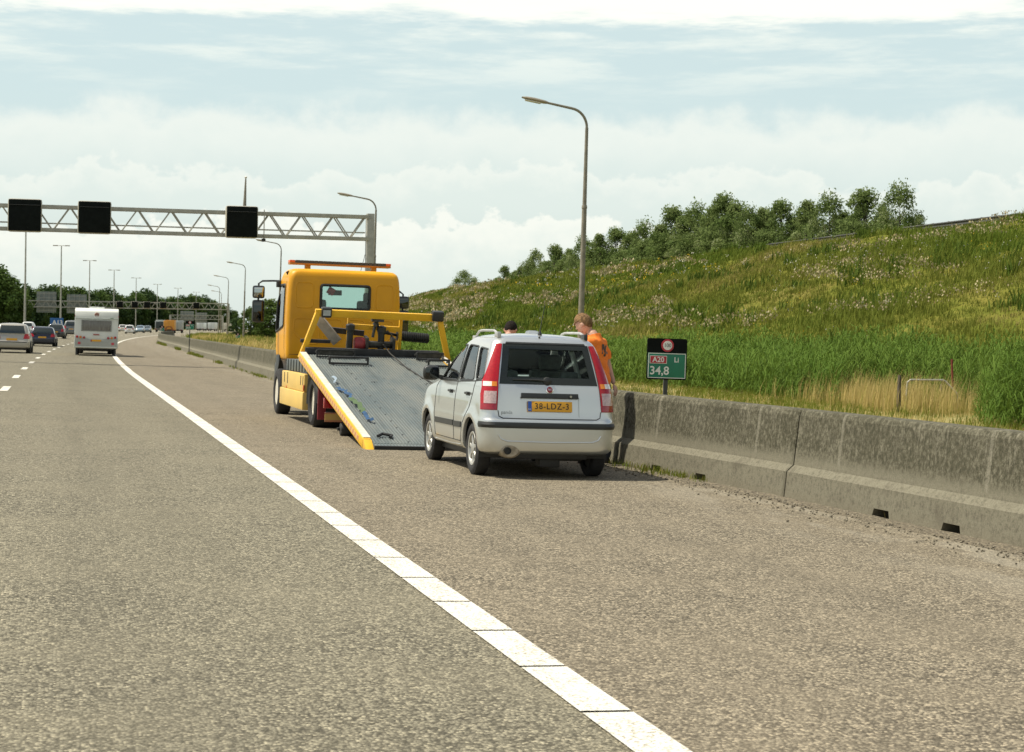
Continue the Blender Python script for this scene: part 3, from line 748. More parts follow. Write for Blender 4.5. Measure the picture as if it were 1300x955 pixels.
# wood: (photo column, top row, distance)
wood = [(-14, 338, 360), (2, 352, 372), (16, 366, 395), (30, 366, 430), (45, 372, 470), (57, 367, 500), (70, 366, 540), (84, 369, 560), (98, 368, 590), (111, 374, 600), (124, 372, 620), (136, 370, 640), (148, 377, 650), (160, 380, 660), (172, 374, 670), (184, 371, 680), (195, 378, 690), (206, 382, 700), (218, 380, 715), (231, 379, 730), (244, 377, 740), (257, 379, 755), (270, 384, 770), (283, 390, 790),
        (36, 380, 620), (64, 380, 660), (90, 381, 690), (118, 384, 720), (142, 386, 740), (166, 386, 760), (190, 388, 780), (213, 389, 800), (238, 388, 820), (263, 391, 840), (8, 372, 480), (52, 388, 760), (104, 390, 800), (154, 392, 830), (203, 393, 860), (250, 394, 880), (296, 396, 860)]
for i, (px, top, D) in enumerate(wood):
    dxp = (px - 650) / FOCAL_PX; u = D * (fw.x + dxp * rt.x); v = D * (fw.y + dxp * rt.y)
    hz = 420 + .013 * (px - 650); h = (hz - top) * D / FOCAL_PX + CAM_H - float(zg(u, v)) + .3
    kd = [0, 1, 2, 3][(i * 7 + 3) % 4] if i > 2 else [1, 1, 3][i]
    lab = {0: 'light green tree at the left frame edge, tallest of the wood'}.get(i) or '%s broadleaf tree from the left in the dark wood closing the motorway view' % ORD[i].replace('nearest', 'first')
    plant(kd, u, v, h, 1.25 if i < 24 else 1.4, lab)
# bushes on the right verge beyond the barrier, beside the tow truck cab
for j, (px, top, D, ws, lab) in enumerate([(318, 392, 262, 1.0, 'small rounded bush right behind the fourth lamp post, left of the truck cab'), (343, 382, 250, 1.15, 'large dark bush directly left of the tow truck cab mirrors'), (372, 385, 255, 1.1, 'bush hidden behind the tow truck cab'), (300, 405, 300, .9, 'low bush left of the fourth lamp post')]):
    dxp = (px - 650) / FOCAL_PX; u = D * (fw.x + dxp * rt.x); v = D * (fw.y + dxp * rt.y)
    h = (415 - top) * D / FOCAL_PX + CAM_H + .6
    plant([1, 3, 1, 0][j], u, v, h, ws * 1.15, lab, 'bushes on the far verge')

# ================================================================== LAMP POSTS, GANTRIES, SIGNS, RAIL
M_galv = pbr('galvanised steel', (.34, .335, .29), .5, .35, var=.15, vscale=3)
M_pole = pbr('weathered pole', (.20, .185, .145), .65, .1, var=.2, vscale=4)
M_lampg = pbr('lamp housing', (.27, .235, .175), .5, .1)
M_black = pbr('matt black', (.012, .013, .012), .55, var=.3)
M_dark = pbr('dark rubber', (.022, .022, .021), .75, var=.25, bump=.2)
M_lens = pbr('lamp glass', (.55, .52, .42), .2)
M_rim = pbr('beige frame', (.36, .34, .27), .5)

def arc(c, r, a0, a1, n, ax=0): return [(c[0] + r * math.cos(a0 + (a1 - a0) * i / n), c[1], c[2] + r * math.sin(a0 + (a1 - a0) * i / n)) for i in range(n + 1)]
lamp_xy = [(17.24, 59.96, 9.45), (17.79, 106.6, 9.5), (19.05, 165.8, 9.5), (21.45, 224.2, 9.5), (24.65, 284.2, 9.5), (28.7, 349.5, 9.5), (33.6, 403.7, 9.5)]
lamp0 = thing('street_lamp', 'x', 'lamp post', group='curved-arm lamp posts along the right verge')
Hp = 9.45
b0 = MB().tube([(0, 0, -.6), (0, 0, 2.2), (0, 0, 5.9)], [.11, .105, .085], 12).build('pole_base', M_pole, lamp0)
MB().lathe([(.095, 5.86), (.10, 5.9), (.085, 5.98)], n=12).build('collar', M_pole, lamp0)
path = [(0, 0, 5.9), (0, 0, 8.55)] + arc((-.62, 0, 8.55), .62, 0, math.radians(84), 8) + [(-1.45, 0, 9.30)]
MB().tube(path, [.072, .055] + [.045] * 9 + [.038], 10).build('curved_arm', M_pole, lamp0)
hd = MB()
Mh = Matrix.Rotation(math.radians(8), 3, 'Y')
sec = [(0, .05, .04), (-.12, .10, .06), (-.45, .12, .075), (-.75, .11, .06), (-.93, .05, .025)]
hd.grid([[tuple(Mh @ Vector((x, w * math.cos(a), h * math.sin(a))) + Vector((-1.42, 0, 9.30))) for a in [2 * PI * i / 12 for i in range(13)]] for x, w, h in sec]).build('lamp_head', M_lampg, lamp0)
MB().box(-1.95, 0, 9.305, .55, .17, .04, Mh).build('lamp_glass', M_lens, lamp0, bevel=.01)
for i, (u, v, h) in enumerate(lamp_xy):
    o = lamp0 if i == 0 else copy_tree(lamp0)
    o.location = (u, v, float(zg(u, v))); o.rotation_euler = (0, .018, heading(v) + .02); o.scale = (1, 1, (h - float(zg(u, v))) / 9.45)
    o['label'] = 'tall grey lamp post with curved arm behind the orange-shirted man' if i == 0 else ('curved-arm lamp post rising behind the near gantry leg' if i == 1 else '%s nearest curved-arm lamp post on the right verge' % ORD[i])

masts = [(-5.07, 251.2), (-.54, 318.2), (5.13, 388.7), (11.77, 451.3), (19.69, 521.3), (29.2, 594.6), (39.06, 650.1), (50.2, 718.2)]
mast0 = thing('lighting_mast', 'x', 'lamp post', group='tall T-shaped lighting masts in the median')
MB().tube([(0, 0, -.4), (0, 0, 15)], [.17, .085], 10).build('pole', M_galv, mast0)
MB().tube([(-1.15, 0, 15), (1.15, 0, 15)], .05, 6).build('crossarm', M_galv, mast0)
for s in (-1, 1): MB().box(s * 1.0, 0, 15.0, .8, .3, .16).build('lamp_head', M_lampg, mast0, bevel=.03)
for i, (u, v) in enumerate(masts):
    o = mast0 if i == 0 else copy_tree(mast0)
    o.location = (u, v, float(zg(u, v))); o.scale = (1, 1, (15 - float(zg(u, v))) / 15); o.rotation_euler = (0, 0, heading(v))
    o['label'] = 'tall pale T-shaped lighting mast in the median, %s one from the left' % ORD[i].replace('nearest', 'first')

def matrix_sign(parent, x, y, z, s=1.24, thick=.42):
    """square lane-control box: beige rim, black face"""
    MB().box(x, y + thick / 2, z, s, thick, s).build('sign_box', M_rim, parent, bevel=.10)
    f = MB().box(x, y - .012, z, s - .07, .04, s - .07).build('sign_face', pbr('sign face black', (.008, .010, .009), .9, var=.2, spec=.08), parent, bevel=.05)
    MB().box(x, y - .045, z + s * .31, s - .16, .05, .018).build('visor_slot', pbr('dark edge', (.03, .03, .028), .4), f)
    return f
# near gantry: local x along the beam, origin at the foot of the right leg
GX, GV = 12.07, 73.0
gz = float(zg(GX, GV))
gan = thing('sign_gantry', 'near steel truss gantry with three dark lane signs over the road', 'gantry', (GX, GV, gz), (0, .004, 0))
def gl(z): return z - gz
zt, zb_ = 6.06, 5.16
MB().box(0, .25, gl(6.2) / 2 - .3, .30, .46, gl(6.2) + .6).build('leg', M_galv, gan, bevel=.03)
MB().box(-37.5, .25, gl(6.2) / 2 - .3, .30, .46, gl(6.2) + .6).build('leg', M_galv, gan, bevel=.03)
tb = MB()
tb.bar((-37.4, 0, gl(zt)), (-.1, 0, gl(zt)), .13, .13).bar((-37.4, 0, gl(zb_)), (-.1, 0, gl(zb_)), .13, .13)
tb.bar((-37.4, .5, gl(zt)), (-.1, .5, gl(zt)), .13, .13).bar((-37.4, .5, gl(zb_)), (-.1, .5, gl(zb_)), .13, .13)
tb.build('chord', M_galv, gan)
for yy in (0, .5):
    dg = MB(); xx = -.22; up_ = True
    while xx > -37.2:
        za, zc = (gl(zt), gl(zb_)) if up_ else (gl(zb_), gl(zt))
        dg.tube([(xx, yy, za), (xx - .62, yy, zc)], .030, 6); xx -= .62 if True else 0
        xx -= .03; up_ = not up_
    dg.build('diagonal_braces', M_galv, gan)
dt = MB()
xx = -.6
while xx > -37: dt.tube([(xx, 0, gl(zt)), (xx, .5, gl(zt))], .02, 5); dt.tube([(xx, 0, gl(zb_)), (xx, .5, gl(zb_))], .02, 5); xx -= 1.3
dt.build('cross_ties', M_galv, gan)
MB().bar((-37.3, .3, gl(5.42)), (-.2, .3, gl(5.42)), .10, .05).build('cable_tray', M_galv, gan)
for px0, px1 in ((-2.16, -.91), (.45, 1.73), (6.17, 7.44)):
    matrix_sign(gan, (px0 + px1) / 2 - GX, -.55, gl(5.665), 1.28)
an = MB().tube([(6.97 - GX + .0, .3, gl(6.2)), (7.0 - GX, .3, gl(7.45))], [.075, .028], 8).build('antenna_pole', M_pole, gan)
MB().lathe([(0, -.05), (.045, -.03), (.05, .02), (0, .06)], c=(7.0 - GX, .3, gl(7.5)), n=10).build('antenna_tip', M_white, an)
cm = MB().tube([(7.72 - GX, -.15, gl(6.2)), (7.72 - GX, -.15, gl(4.98))], .022, 6).build('camera_bracket', M_galv, gan)
MB().box(7.70 - GX, -.2, gl(4.98), .14, .3, .12).build('camera', M_black, cm, bevel=.02)

# far gantry spanning both carriageways
M_back = pbr('sign back grey', (.19, .215, .20), .6, .2, var=.2, vscale=1.2)
def far_gantry(v, x0, x1, z0, z1, label, boxes, boards, legs):
    g = thing('sign_gantry', label, 'gantry', (x1, v, float(zg(x1, v)))); gz_ = float(zg(x1, v)); q = lambda z: z - gz_
    t = MB()
    for yy in (0, 1.2):
        t.bar((x0 - x1, yy, q(z1)), (0, yy, q(z1)), .2, .2); t.bar((x0 - x1, yy, q(z0)), (0, yy, q(z0)), .2, .2)
    t.build('chord', M_galv, g)
    d = MB(); x = x0 - x1; st = (z1 - z0) * .62; up_ = True
    while x < -st:
        a, b = (q(z0), q(z1)) if up_ else (q(z1), q(z0)); d.bar((x, 0, a), (x + st, 0, b), .11, .11); x += st; up_ = not up_
    d.build('diagonal_braces', M_galv, g)
    for lx in legs: MB().box(lx - x1, .6, q(z1) / 2 - .3, .5, .9, q(z1) + .6).build('leg', M_galv, g, bevel=.05)
    for bx in boxes: matrix_sign(g, bx - x1, -.5, q((z0 + z1) / 2 + .1), 1.42, .4)
    for (a, b, c, d_) in boards:
        o = MB().box((a + b) / 2 - x1, 1.45, q((c + d_) / 2), b - a, .12, d_ - c).build('sign_board', M_back, g)
        rb = MB()
        for i in range(5): rb.box((a + b) / 2 - x1, 1.36, q(c + (d_ - c) * (i + .5) / 5), b - a, .05, .09)
        for i in range(4): rb.box(a + (b - a) * (i + .5) / 4 - x1, 1.33, q((c + d_) / 2), .09, .05, d_ - c)
        rb.build('stiffener', M_galv, o)
    return g
far_gantry(400, -11.1, 35.0, 5.3, 6.62, 'long far gantry across both carriageways with five dark lane signs', [11.69, 14.85, 17.44, 20.88, 27.97], [(-5.7, -1.6, 4.1, 8.6), (.6, 4.76, 4.05, 8.1)], [-11.1, 35.0])
far_gantry(560, 31.5, 47.3, 3.75, 4.95, 'most distant gantry, carrying two grey sign boards seen from behind', [], [(34.6, 38.6, 2.7, 6.2), (39.4, 42.6, 2.7, 5.8)], [31.5, 47.3])

def rounded2(poly, r, n=4):
    out = []; m = len(poly)
    for i in range(m):
        p0, p1, p2 = Vector(poly[i - 1]), Vector(poly[i]), Vector(poly[(i + 1) % m]); a, b = (p0 - p1).normalized() * r, (p2 - p1).normalized() * r
        for j in range(n + 1):
            t = j / n; q = (p1 + a) * (1 - t) ** 2 + p1 * 2 * t * (1 - t) + (p1 + b) * t * t; out.append((q.x, q.y))
    return out
# kilometre signs
M_kgreen = pbr('sign green', (.004, .165, .092), .45, var=.08)
M_kred = pbr('sign red', (.42, .02, .035), .45, var=.08)
M_kwhite = pbr('sign white', (.72, .72, .66), .45, var=.06)
def km_sign(loc, label, number, s=1.0, post=1.0, rz=0.0, detail=True):
    t = thing('kilometre_sign', label, 'road sign', loc, (0, .02, rz), 'kilometre signs on the barrier')
    MB().box(0, .03, post / 2 - .2, .052, .04, post + .45).build('post', pbr('sign post', (.045, .05, .045), .6), t)
    z = post
    bk = MB().prism(rounded2([(-.2625, z - .01), (.2625, z - .01), (.2625, z + .52), (-.2625, z + .52)], .03), (0, .022, 0), lambda a, b: (a, -.011, b)).build('board', pbr('sign face black', (.008, .010, .009), .9, var=.2, spec=.08), t)
    MB().box(0, -.012, z + .17, .50, .01, .325).build('green_panel', M_kgreen, t, bevel=.004)
    fr = MB()
    for (cx, cz, sx, sz) in ((0, z + .325, .49, .009), (0, z + .013, .49, .009), (-.2425, z + .169, .009, .31), (.2425, z + .169, .009, .31)): fr.box(cx, -.0185, cz, sx, .004, sz)
    fr.build('white_border', M_kwhite, t)
    r = MB().lathe([(.083, 0), (.083, .008), (0, .008)], c=(-.0, -.012, z + .43), axis='y', n=28)
    for i, p in enumerate(r.v): p.y = -.024 + (-.012 - p.y) * -.5
    r.build('speed_ring', M_kred, t)
    w = MB().lathe([(.059, 0), (.059, .006), (0, .006)], c=(0, -.030, z + .43), axis='y', n=28).build('speed_disc', M_kwhite, t)
    if detail:
        M_num = pbr('sign lettering black', (.02, .02, .02), .5)
        lettering('speed_number', '100', .070, M_num, t, (0, -.0315, z + .43), xs=.92)
        MB().box(-.115, -.0195, z + .245, .225, .005, .102).build('route_border', M_kwhite, t)
        MB().box(-.115, -.0235, z + .245, .210, .005, .088).build('route_panel', M_kred, t)
        lettering('route_number', 'A20', .092, M_kwhite, t, (-.115, -.0275, z + .243), bold=.002)
        lettering('carriageway_letters', 'Li', .092, M_kwhite, t, (.125, -.0195, z + .245), bold=.0015)
        lettering('kilometre_number', number, .150, M_kwhite, t, (-.226, -.0195, z + .100), align='LEFT', bold=.0022)
    return t
km_sign((7.53, 22.2, float(zg(7.53, 22.2)) + .12), 'green and black kilometre sign reading A20 Li 34,8 behind the barrier', '34,8', post=.935, rz=-.10)
p = bar_pt(111); km_sign((p.x - .05, 111, p.z), 'small green kilometre sign on a thin post on the curving barrier', '34,9', post=1.45, rz=-.1)
p = bar_pt(190); km_sign((p.x + .5, 190, p.z), 'tiny green kilometre sign where the barrier bends out of sight', '35,0', post=1.1, rz=-.1)
km_sign((19.0, 205, float(zg(19.0, 205))), 'little green sign in the verge grass near the lamp posts', '35,1', post=.55, rz=-.1)

# blue route sign in the median
t = thing('route_sign', 'blue A13 route sign standing in the median left of the caravan', 'road sign', (-1.05, 290, float(zg(-1.05, 290))))
bz = 2.52 - t.location.z
MB().box(0, 0, bz - .65, 2.0, .08, 1.36).build('board', pbr('sign blue', (.012, .10, .30), .5), t, bevel=.03)
for s in (-1, 1): MB().tube([(s * .7, .08, -.3), (s * .7, .08, bz - .2)], .05, 8).build('post', M_galv, t)
lettering('lettering', 'A13', .95, M_kwhite, t, (0.12, -.046, bz - .68), bold=.02)

# guard rail on the crest
gr = thing('guard_rail', 'dark guard rail along the top of the embankment', 'guard rail', (0, 0, 0))
mbr = []
for v in np.arange(64, 142, 2.0):
    u = 49.4 + float(off(v)); z = float(zg(u, v)); MB().box(u, v, z + .1, .10, .12, 1.0).build('post', M_pole, gr); mbr.append((u - .08, v, z + .42))
MB().grid([[(x + ox, y, z + oz) for ox, oz in ((.03, -.16), (-.03, -.10), (.02, 0), (-.03, .10), (.03, .16))] for x, y, z in mbr]).build('rail', pbr('dull steel', (.05, .05, .042), .55, .3), gr)

# hand rail, posts in the ditch grass
hr = thing('hand_rail', 'grey tubular hand rail standing in the tall dry grass', 'hand rail', (20.7, 41, float(zg(20.7, 41))))
MB().tube([(-.54, .0, -.2), (-.50, 0, .66), (-.42, 0, .72), (.46, 0, .72), (.52, -.02, .69), (.72, -.25, .40), (.73, -.25, -.2)], .026, 8).build('tube_frame', M_galv, hr)
MB().tube([(.42, .05, -.2), (.44, .05, .62)], .022, 6).build('inner_post', M_pole, hr)
M_wood = pbr('grey wood', (.085, .07, .052), .85, var=.4, vscale=14, bump=.5)
wp = MB().tube([(0, 0, -.3), (.01, 0, .45), (.03, .01, .90)], [.05, .048, .042], 7).build('wooden_post', M_wood)
wp.location = (19.48, 40, float(zg(19.48, 40))); tag(wp, 'grey weathered wooden post left of the hand rail', 'post')
rp = MB().tube([(0, 0, -.2), (0, 0, 1.22)], .028, 8).build('marker_post', pbr('rust red paint', (.19, .03, .018), .6, var=.3, vscale=10))
rp.location = (21.45, 41, float(zg(21.45, 41))); rp.rotation_euler = (0, -.045, 0); tag(rp, 'thin dark red marker post at the end of the hand rail', 'post')

# ================================================================== CAR BUILDING
def catmull(ctrl, n):
    """smooth curve through rows of control values"""
    A = np.array(ctrl, float); m = len(A); out = []
    for i in range(m - 1):
        p0, p1, p2, p3 = A[max(i - 1, 0)], A[i], A[i + 1], A[min(i + 2, m - 1)]
        for j in range(n):
            t = j / n; m1, m2 = (p2 - p0) / 2, (p3 - p1) / 2
            out.append((2 * t ** 3 - 3 * t ** 2 + 1) * p1 + (t ** 3 - 2 * t ** 2 + t) * m1 + (-2 * t ** 3 + 3 * t ** 2) * p2 + (t ** 3 - t ** 2) * m2)
    out.append(A[-1]); return np.array(out)

def plan_ring(w, yr, yf, rr, rf, bow_r=.03, bow_f=.12, bow_s=.02, side=56, nr=10, nc=8):
    """rounded rectangle seen from above: half outline from the rear centre to the front centre, mirrored"""
    rr = min(rr, w * .9, (yf - yr) * .45); rf = min(rf, w * .9, (yf - yr) * .45)
    h = []
    for i in range(nr): h.append(((w - rr) * i / nr, yr))
    for i in range(nc): a = PI / 2 * i / nc; h.append((w - rr + rr * math.sin(a), yr + rr - rr * math.cos(a)))
    for i in range(side): h.append((w, yr + rr + (yf - rf - yr - rr) * i / side))
    for i in range(nc): a = PI / 2 * i / nc; h.append((w - rf + rf * math.cos(a), yf - rf + rf * math.sin(a)))
    for i in range(nr + 1): h.append(((w - rf) * (1 - i / nr), yf))
    mid = (yr + yf) / 2; hl = (yf - yr) / 2; o = []
    for x, y in h:
        k_ = (x / max(w, 1e-3)) ** 2; q = ((y - mid) / hl)
        y2 = y + bow_r * k_ * max(0, -q) ** 3 - bow_f * k_ * max(0, q) ** 3
        o.append((x * (1 - bow_s * q * q), y2))
    return o
def loft(rings):
    """closed mesh from a stack of half outlines (x>=0) at given heights: [(half, z)]"""
    mb = MB(); n = len(rings[0][0]); full = 2 * n - 2
    for half, z in rings:
        pts = [(x, y, z) for x, y in half] + [(-x, y, z) for x, y in reversed(half[1:-1])]
        mb.v += [Vector(p) for p in pts]
    for i in range(len(rings) - 1):
        a, b = i * full, (i + 1) * full
        for j in range(full): mb.f.append((a + j, a + (j + 1) % full, b + (j + 1) % full, b + j))
    for base, rev in ((0, True), ((len(rings) - 1) * full, False)):
        # cap with strips between left and right halves
        for j in range(n - 1):
            l0, l1 = base + (full - j) % full, base + (full - j - 1) % full
            f = [base + j, base + j + 1, l1, l0]; f = list(dict.fromkeys(f))
            if len(f) >= 3: mb.f.append(tuple(f if not rev else reversed(f)))
    return mb

def boolean(o, cutters, op='DIFFERENCE'):
    for c in cutters:
        m = o.modifiers.new('b', 'BOOLEAN'); m.object = c; m.solver = 'EXACT'; m.operation = op
    bpy.context.view_layer.update()
    me = bpy.data.meshes.new_from_object(o.evaluated_get(bpy.context.evaluated_depsgraph_get()))
    old = o.data; o.modifiers.clear(); o.data = me; bpy.data.meshes.remove(old)
    for c in cutters: bpy.data.objects.remove(c)
    return o
def smooth_obj(o, angle=32):
    o.data.polygons.foreach_set('use_smooth', [True] * len(o.data.polygons)); o.data.set_sharp_from_angle(angle=math.radians(angle))

def bvh_of(me): return BVHTree.FromPolygons([v.co[:] for v in me.vertices], [p.vertices[:] for p in me.polygons])
class Skin:
    """projects outlines onto a body surface"""
    def __init__(s, me): s.b = bvh_of(me)
    def hit(s, a, b, side):
        """side: 'rear' (a=x,b=z), 'front', 'left'/'right' (a=y,b=z), 'top' (a=x,b=y)"""
        o, d = {'rear': ((a, -6, b), (0, 1, 0)), 'front': ((a, 9, b), (0, -1, 0)), 'left': ((-4, a, b), (1, 0, 0)), 'right': ((4, a, b), (-1, 0, 0)), 'top': ((a, b, 5), (0, 0, -1))}[side]
        p, nrm, _, _ = s.b.ray_cast(Vector(o), Vector(d), 12)
        if p is None: p, nrm, _, _ = s.b.find_nearest(Vector((a, b, 1.4)) if side == 'top' else Vector((a, 0, b)) if side in ('rear', 'front') else Vector((0, a, b)))
        if nrm.dot(Vector(d)) > 0: nrm = -nrm
        return p, nrm
    def patch(s, L, R, side, o0, o1, nu=10, nv=10):
        """solid sheet between polylines L and R, from offset o0 to o1 above the surface"""
        def samp(P, t):
            n = len(P) - 1; f = t * n; i = min(int(f), n - 1); f -= i
            return (P[i][0] * (1 - f) + P[i + 1][0] * f, P[i][1] * (1 - f) + P[i + 1][1] * f)
        A, B = [], []
        for j in range(nv + 1):
            l, r = samp(L, j / nv), samp(R, j / nv); ra, rb = [], []
            for i in range(nu + 1):
                t = i / nu; p, n = s.hit(l[0] * (1 - t) + r[0] * t, l[1] * (1 - t) + r[1] * t, side)
                ra.append(p + n * o1); rb.append(p + n * o0)
            A.append(ra); B.append(rb)
        mb = MB(); mb.grid(A); nA = len(mb.v); mb.grid(B); m = nu + 1
        brd = [(0, i) for i in range(m)] + [(j, nu) for j in range(1, nv + 1)] + [(nv, i) for i in reversed(range(nu))] + [(j, 0) for j in reversed(range(1, nv))]
        for (j0, i0), (j1, i1) in zip(brd, brd[1:] + brd[:1]):
            mb.f.append((j0 * m + i0, j1 * m + i1, nA + j1 * m + i1, nA + j0 * m + i0))
        return mb
    def fan(s, poly, side, o0, o1, rings=4, sub=3):
        """solid sheet for a convex outline of any corner count"""
        pts = []
        for (a, b), (c, d) in zip(poly, poly[1:] + poly[:1]):
            for i in range(sub): pts.append((a + (c - a) * i / sub, b + (d - b) * i / sub))
        cx = sum(p[0] for p in pts) / len(pts); cy = sum(p[1] for p in pts) / len(pts); n = len(pts)
        mb = MB(); 
        for o in (o1, o0):
            p, nn = s.hit(cx, cy, side); c0 = len(mb.v); mb.v.append(p + nn * o); prev = None
            for r in range(1, rings + 1):
                b = len(mb.v)
                for (x, y) in pts:
                    p, nn = s.hit(cx + (x - cx) * r / rings, cy + (y - cy) * r / rings, side); mb.v.append(p + nn * o)
                for i in range(n):
                    if prev is None: mb.f.append((c0, b + i, b + (i + 1) % n))
                    else: mb.f.append((prev + i, b + i, b + (i + 1) % n, prev + (i + 1) % n))
                prev = b
        half = len(mb.v) // 2; top = half - n; bot = len(mb.v) - n
        for i in range(n): mb.f.append((top + i, top + (i + 1) % n, bot + (i + 1) % n, bot + i))
        return mb
    def line(s, pts, side, r, off_=0.0, sub=8, n=6, closed=False):
        pts = list(pts) + ([pts[0]] if closed else []); path = []
        for (a, b), (c, d) in zip(pts, pts[1:]):
            for i in range(sub):
                p, nn = s.hit(a + (c - a) * i / sub, b + (d - b) * i / sub, side); path.append(p + nn * off_)
        p, nn = s.hit(pts[-1][0], pts[-1][1], side); path.append(p + nn * off_)
        return MB().tube(path, r, n)
def rounded(poly, r=.04, n=4):
    """round the corners of a 2D outline"""
    out = []; m = len(poly)
    for i in range(m):
        p0, p1, p2 = Vector(poly[i - 1]), Vector(poly[i]), Vector(poly[(i + 1) % m])
        a, b = (p0 - p1), (p2 - p1); rr = min(r, a.length * .45, b.length * .45)
        s0, s1 = p1 + a.normalized() * rr, p1 + b.normalized() * rr
        for j in range(n + 1):
            t = j / n; q = s0 * (1 - t) ** 2 + p1 * 2 * t * (1 - t) + s1 * t * t; out.append((q.x, q.y))
    return out

M_silver = pbr('silver paint', (.64, .66, .635), .33, .82, var=.015, vscale=.8, coat=.8)
M_glass = glassy('car glass', (.88, .92, .90), .04)
M_glass_rear = glassy('tinted rear glass', (.88, .93, .90), .0)
M_trim = pbr('black plastic trim', (.022, .024, .023), .45, var=.15)
M_gloss = pbr('black glazing border', (.012, .016, .014), .12, var=.1)
M_seam = pbr('panel gap', (.02, .021, .02), .8)
M_red = pbr('red lamp lens', (.36, .003, .010), .22, var=.12, vscale=40, coat=.25)
M_redd = pbr('dark red lamp lens', (.30, .004, .016), .15, var=.12, vscale=40, coat=.7)
M_clear = pbr('clear lamp lens', (.50, .36, .35), .18, var=.2, vscale=50, coat=.7)
M_white_lens = pbr('white lamp lens', (.70, .66, .62), .2, var=.1, vscale=50, coat=.6)
M_amber = pbr('amber lamp lens', (.65, .20, .012), .2, var=.1, coat=.6)
M_tyre = pbr('tyre rubber', (.018, .018, .018), .85, var=.3, vscale=12, bump=.3)
M_hub = pbr('silver hubcap', (.42, .42, .39), .35, .5, var=.05)
M_plate = pbr('yellow number plate', (.68, .34, .018), .45, var=.04)
M_blueband = pbr('blue band', (.02, .10, .42), .45)
M_ink = pbr('plate ink', (.015, .014, .012), .5)
M_int = pbr('dark interior', (.085, .09, .088), .8, var=.2)
M_seat = pbr('seat fabric', (.12, .13, .125), .9, var=.2, vscale=20)
M_chrome = pbr('chrome', (.7, .7, .68), .15, .9)
M_exh = pbr('heat shield metal', (.36, .31, .23), .55, .4, var=.3, vscale=14)

def tyre(mb, w, R, r0, n=36):
    h = w / 2
    return mb.lathe([(r0, -h * .82), (r0 + .02, -h * .98), ((R + r0) / 2, -h * 1.04), (R - .03, -h * .95), (R - .006, -h * .78), (R, -h * .55), (R, h * .55), (R - .006, h * .78), (R - .03, h * .95), ((R + r0) / 2, h * 1.04), (r0 + .02, h * .98), (r0, h * .82)], axis='x', n=n, closed=True)
def make_wheel(parent, x, y, R, w, r0, style='spokes', steer=0.0, mat_hub=None):
    """wheel > tyre, rim; outer face towards the nearer body side"""
    sg = -1 if x < 0 else 1
    e = bpy.data.objects.new('wheel', None); COL.objects.link(e); e.parent = parent; e.location = (x, y, R); e.empty_display_size = .1; e.rotation_euler = (0, 0, steer)
    t = tyre(MB(), w, R, r0).build('tyre', M_tyre, e)
    mb = MB(); f = sg * w * .30
    mb.lathe([(r0 + .004, sg * w * .40), (r0 - .012, sg * w * .42), (r0 - .03, f), (.0, f + sg * .004)], axis='x', n=36)
    if style == 'plain':
        mb.build('rim', mat_hub or M_hub, e); return e
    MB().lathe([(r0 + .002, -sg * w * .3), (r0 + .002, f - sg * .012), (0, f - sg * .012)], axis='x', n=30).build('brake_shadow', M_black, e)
    mb = MB().lathe([(r0 + .006, sg * w * .40), (r0 - .002, sg * w * .46), (r0 - .022, sg * w * .44), (r0 - .034, f - sg * .01)], axis='x', n=36, cap=False)
    mb.lathe([(.068, f - sg * .01), (.062, f + sg * .018), (.03, f + sg * .026), (0, f + sg * .027)], axis='x', n=20)
    ns = 7
    for i in range(ns):
        a = 2 * PI * i / ns + .2; ca, sa = math.cos(a), math.sin(a); rows = []
        for rr, wd, xx in ((.045, .014, f + sg * .016), (.11, .017, f + sg * .018), (r0 - .03, .027, f + sg * .014), (r0 - .012, .034, sg * w * .43)):
            row = []
            for q, dx_ in ((-1, -.012), (-.6, 0), (.6, 0), (1, -.012)): row.append((xx + sg * dx_, rr * ca - q * wd * sa, rr * sa + q * wd * ca))
            rows.append(row)
        mb.grid(rows)
    mb.build('rim', mat_hub or M_hub, e)
    return e

HATCH = [(.255, .70, -.44, 2.78, .20, .30), (.285, .755, -.54, 2.87, .20, .32), (.345, .785, -.572, 2.93, .19, .34), (.50, .795, -.580, 2.965, .17, .36), (.61, .797, -.576, 2.965, .16, .36),
         (.665, .794, -.548, 2.95, .15, .36), (.80, .788, -.522, 2.88, .14, .36), (.90, .779, -.502, 2.70, .135, .34), (.97, .768, -.482, 2.25, .13, .30), (1.03, .752, -.456, 1.98, .125, .26),
         (1.20, .705, -.388, 1.68, .115, .22), (1.38, .648, -.305, 1.33, .105, .2), (1.47, .605, -.252, 1.11, .10, .2), (1.525, .535, -.17, .93, .12, .2), (1.553, .40, -.03, .72, .14, .2), (1.568, .22, .12, .52, .12, .15), (1.573, .04, .27, .36, .02, .02)]
def body_rings(ctrl, arches, per=4, flare=.018, sx=1, sy=1, sz=1, ar=.30):
    C = catmull(ctrl, per); rings = []
    for z, w, yr, yf, rr, rf in C:
        h = plan_ring(w, yr, yf, rr, rf)
        hh = []
        for x, y in h:
            for ay in arches:
                d = math.hypot(y - ay, (z - .29))
                if x > w * .85 and z < 1.0: x += flare * math.exp(-((d - (ar + .05)) / .055) ** 2)
            hh.append((x * sx, y * sy))
        rings.append((hh, z * sz))
    return rings

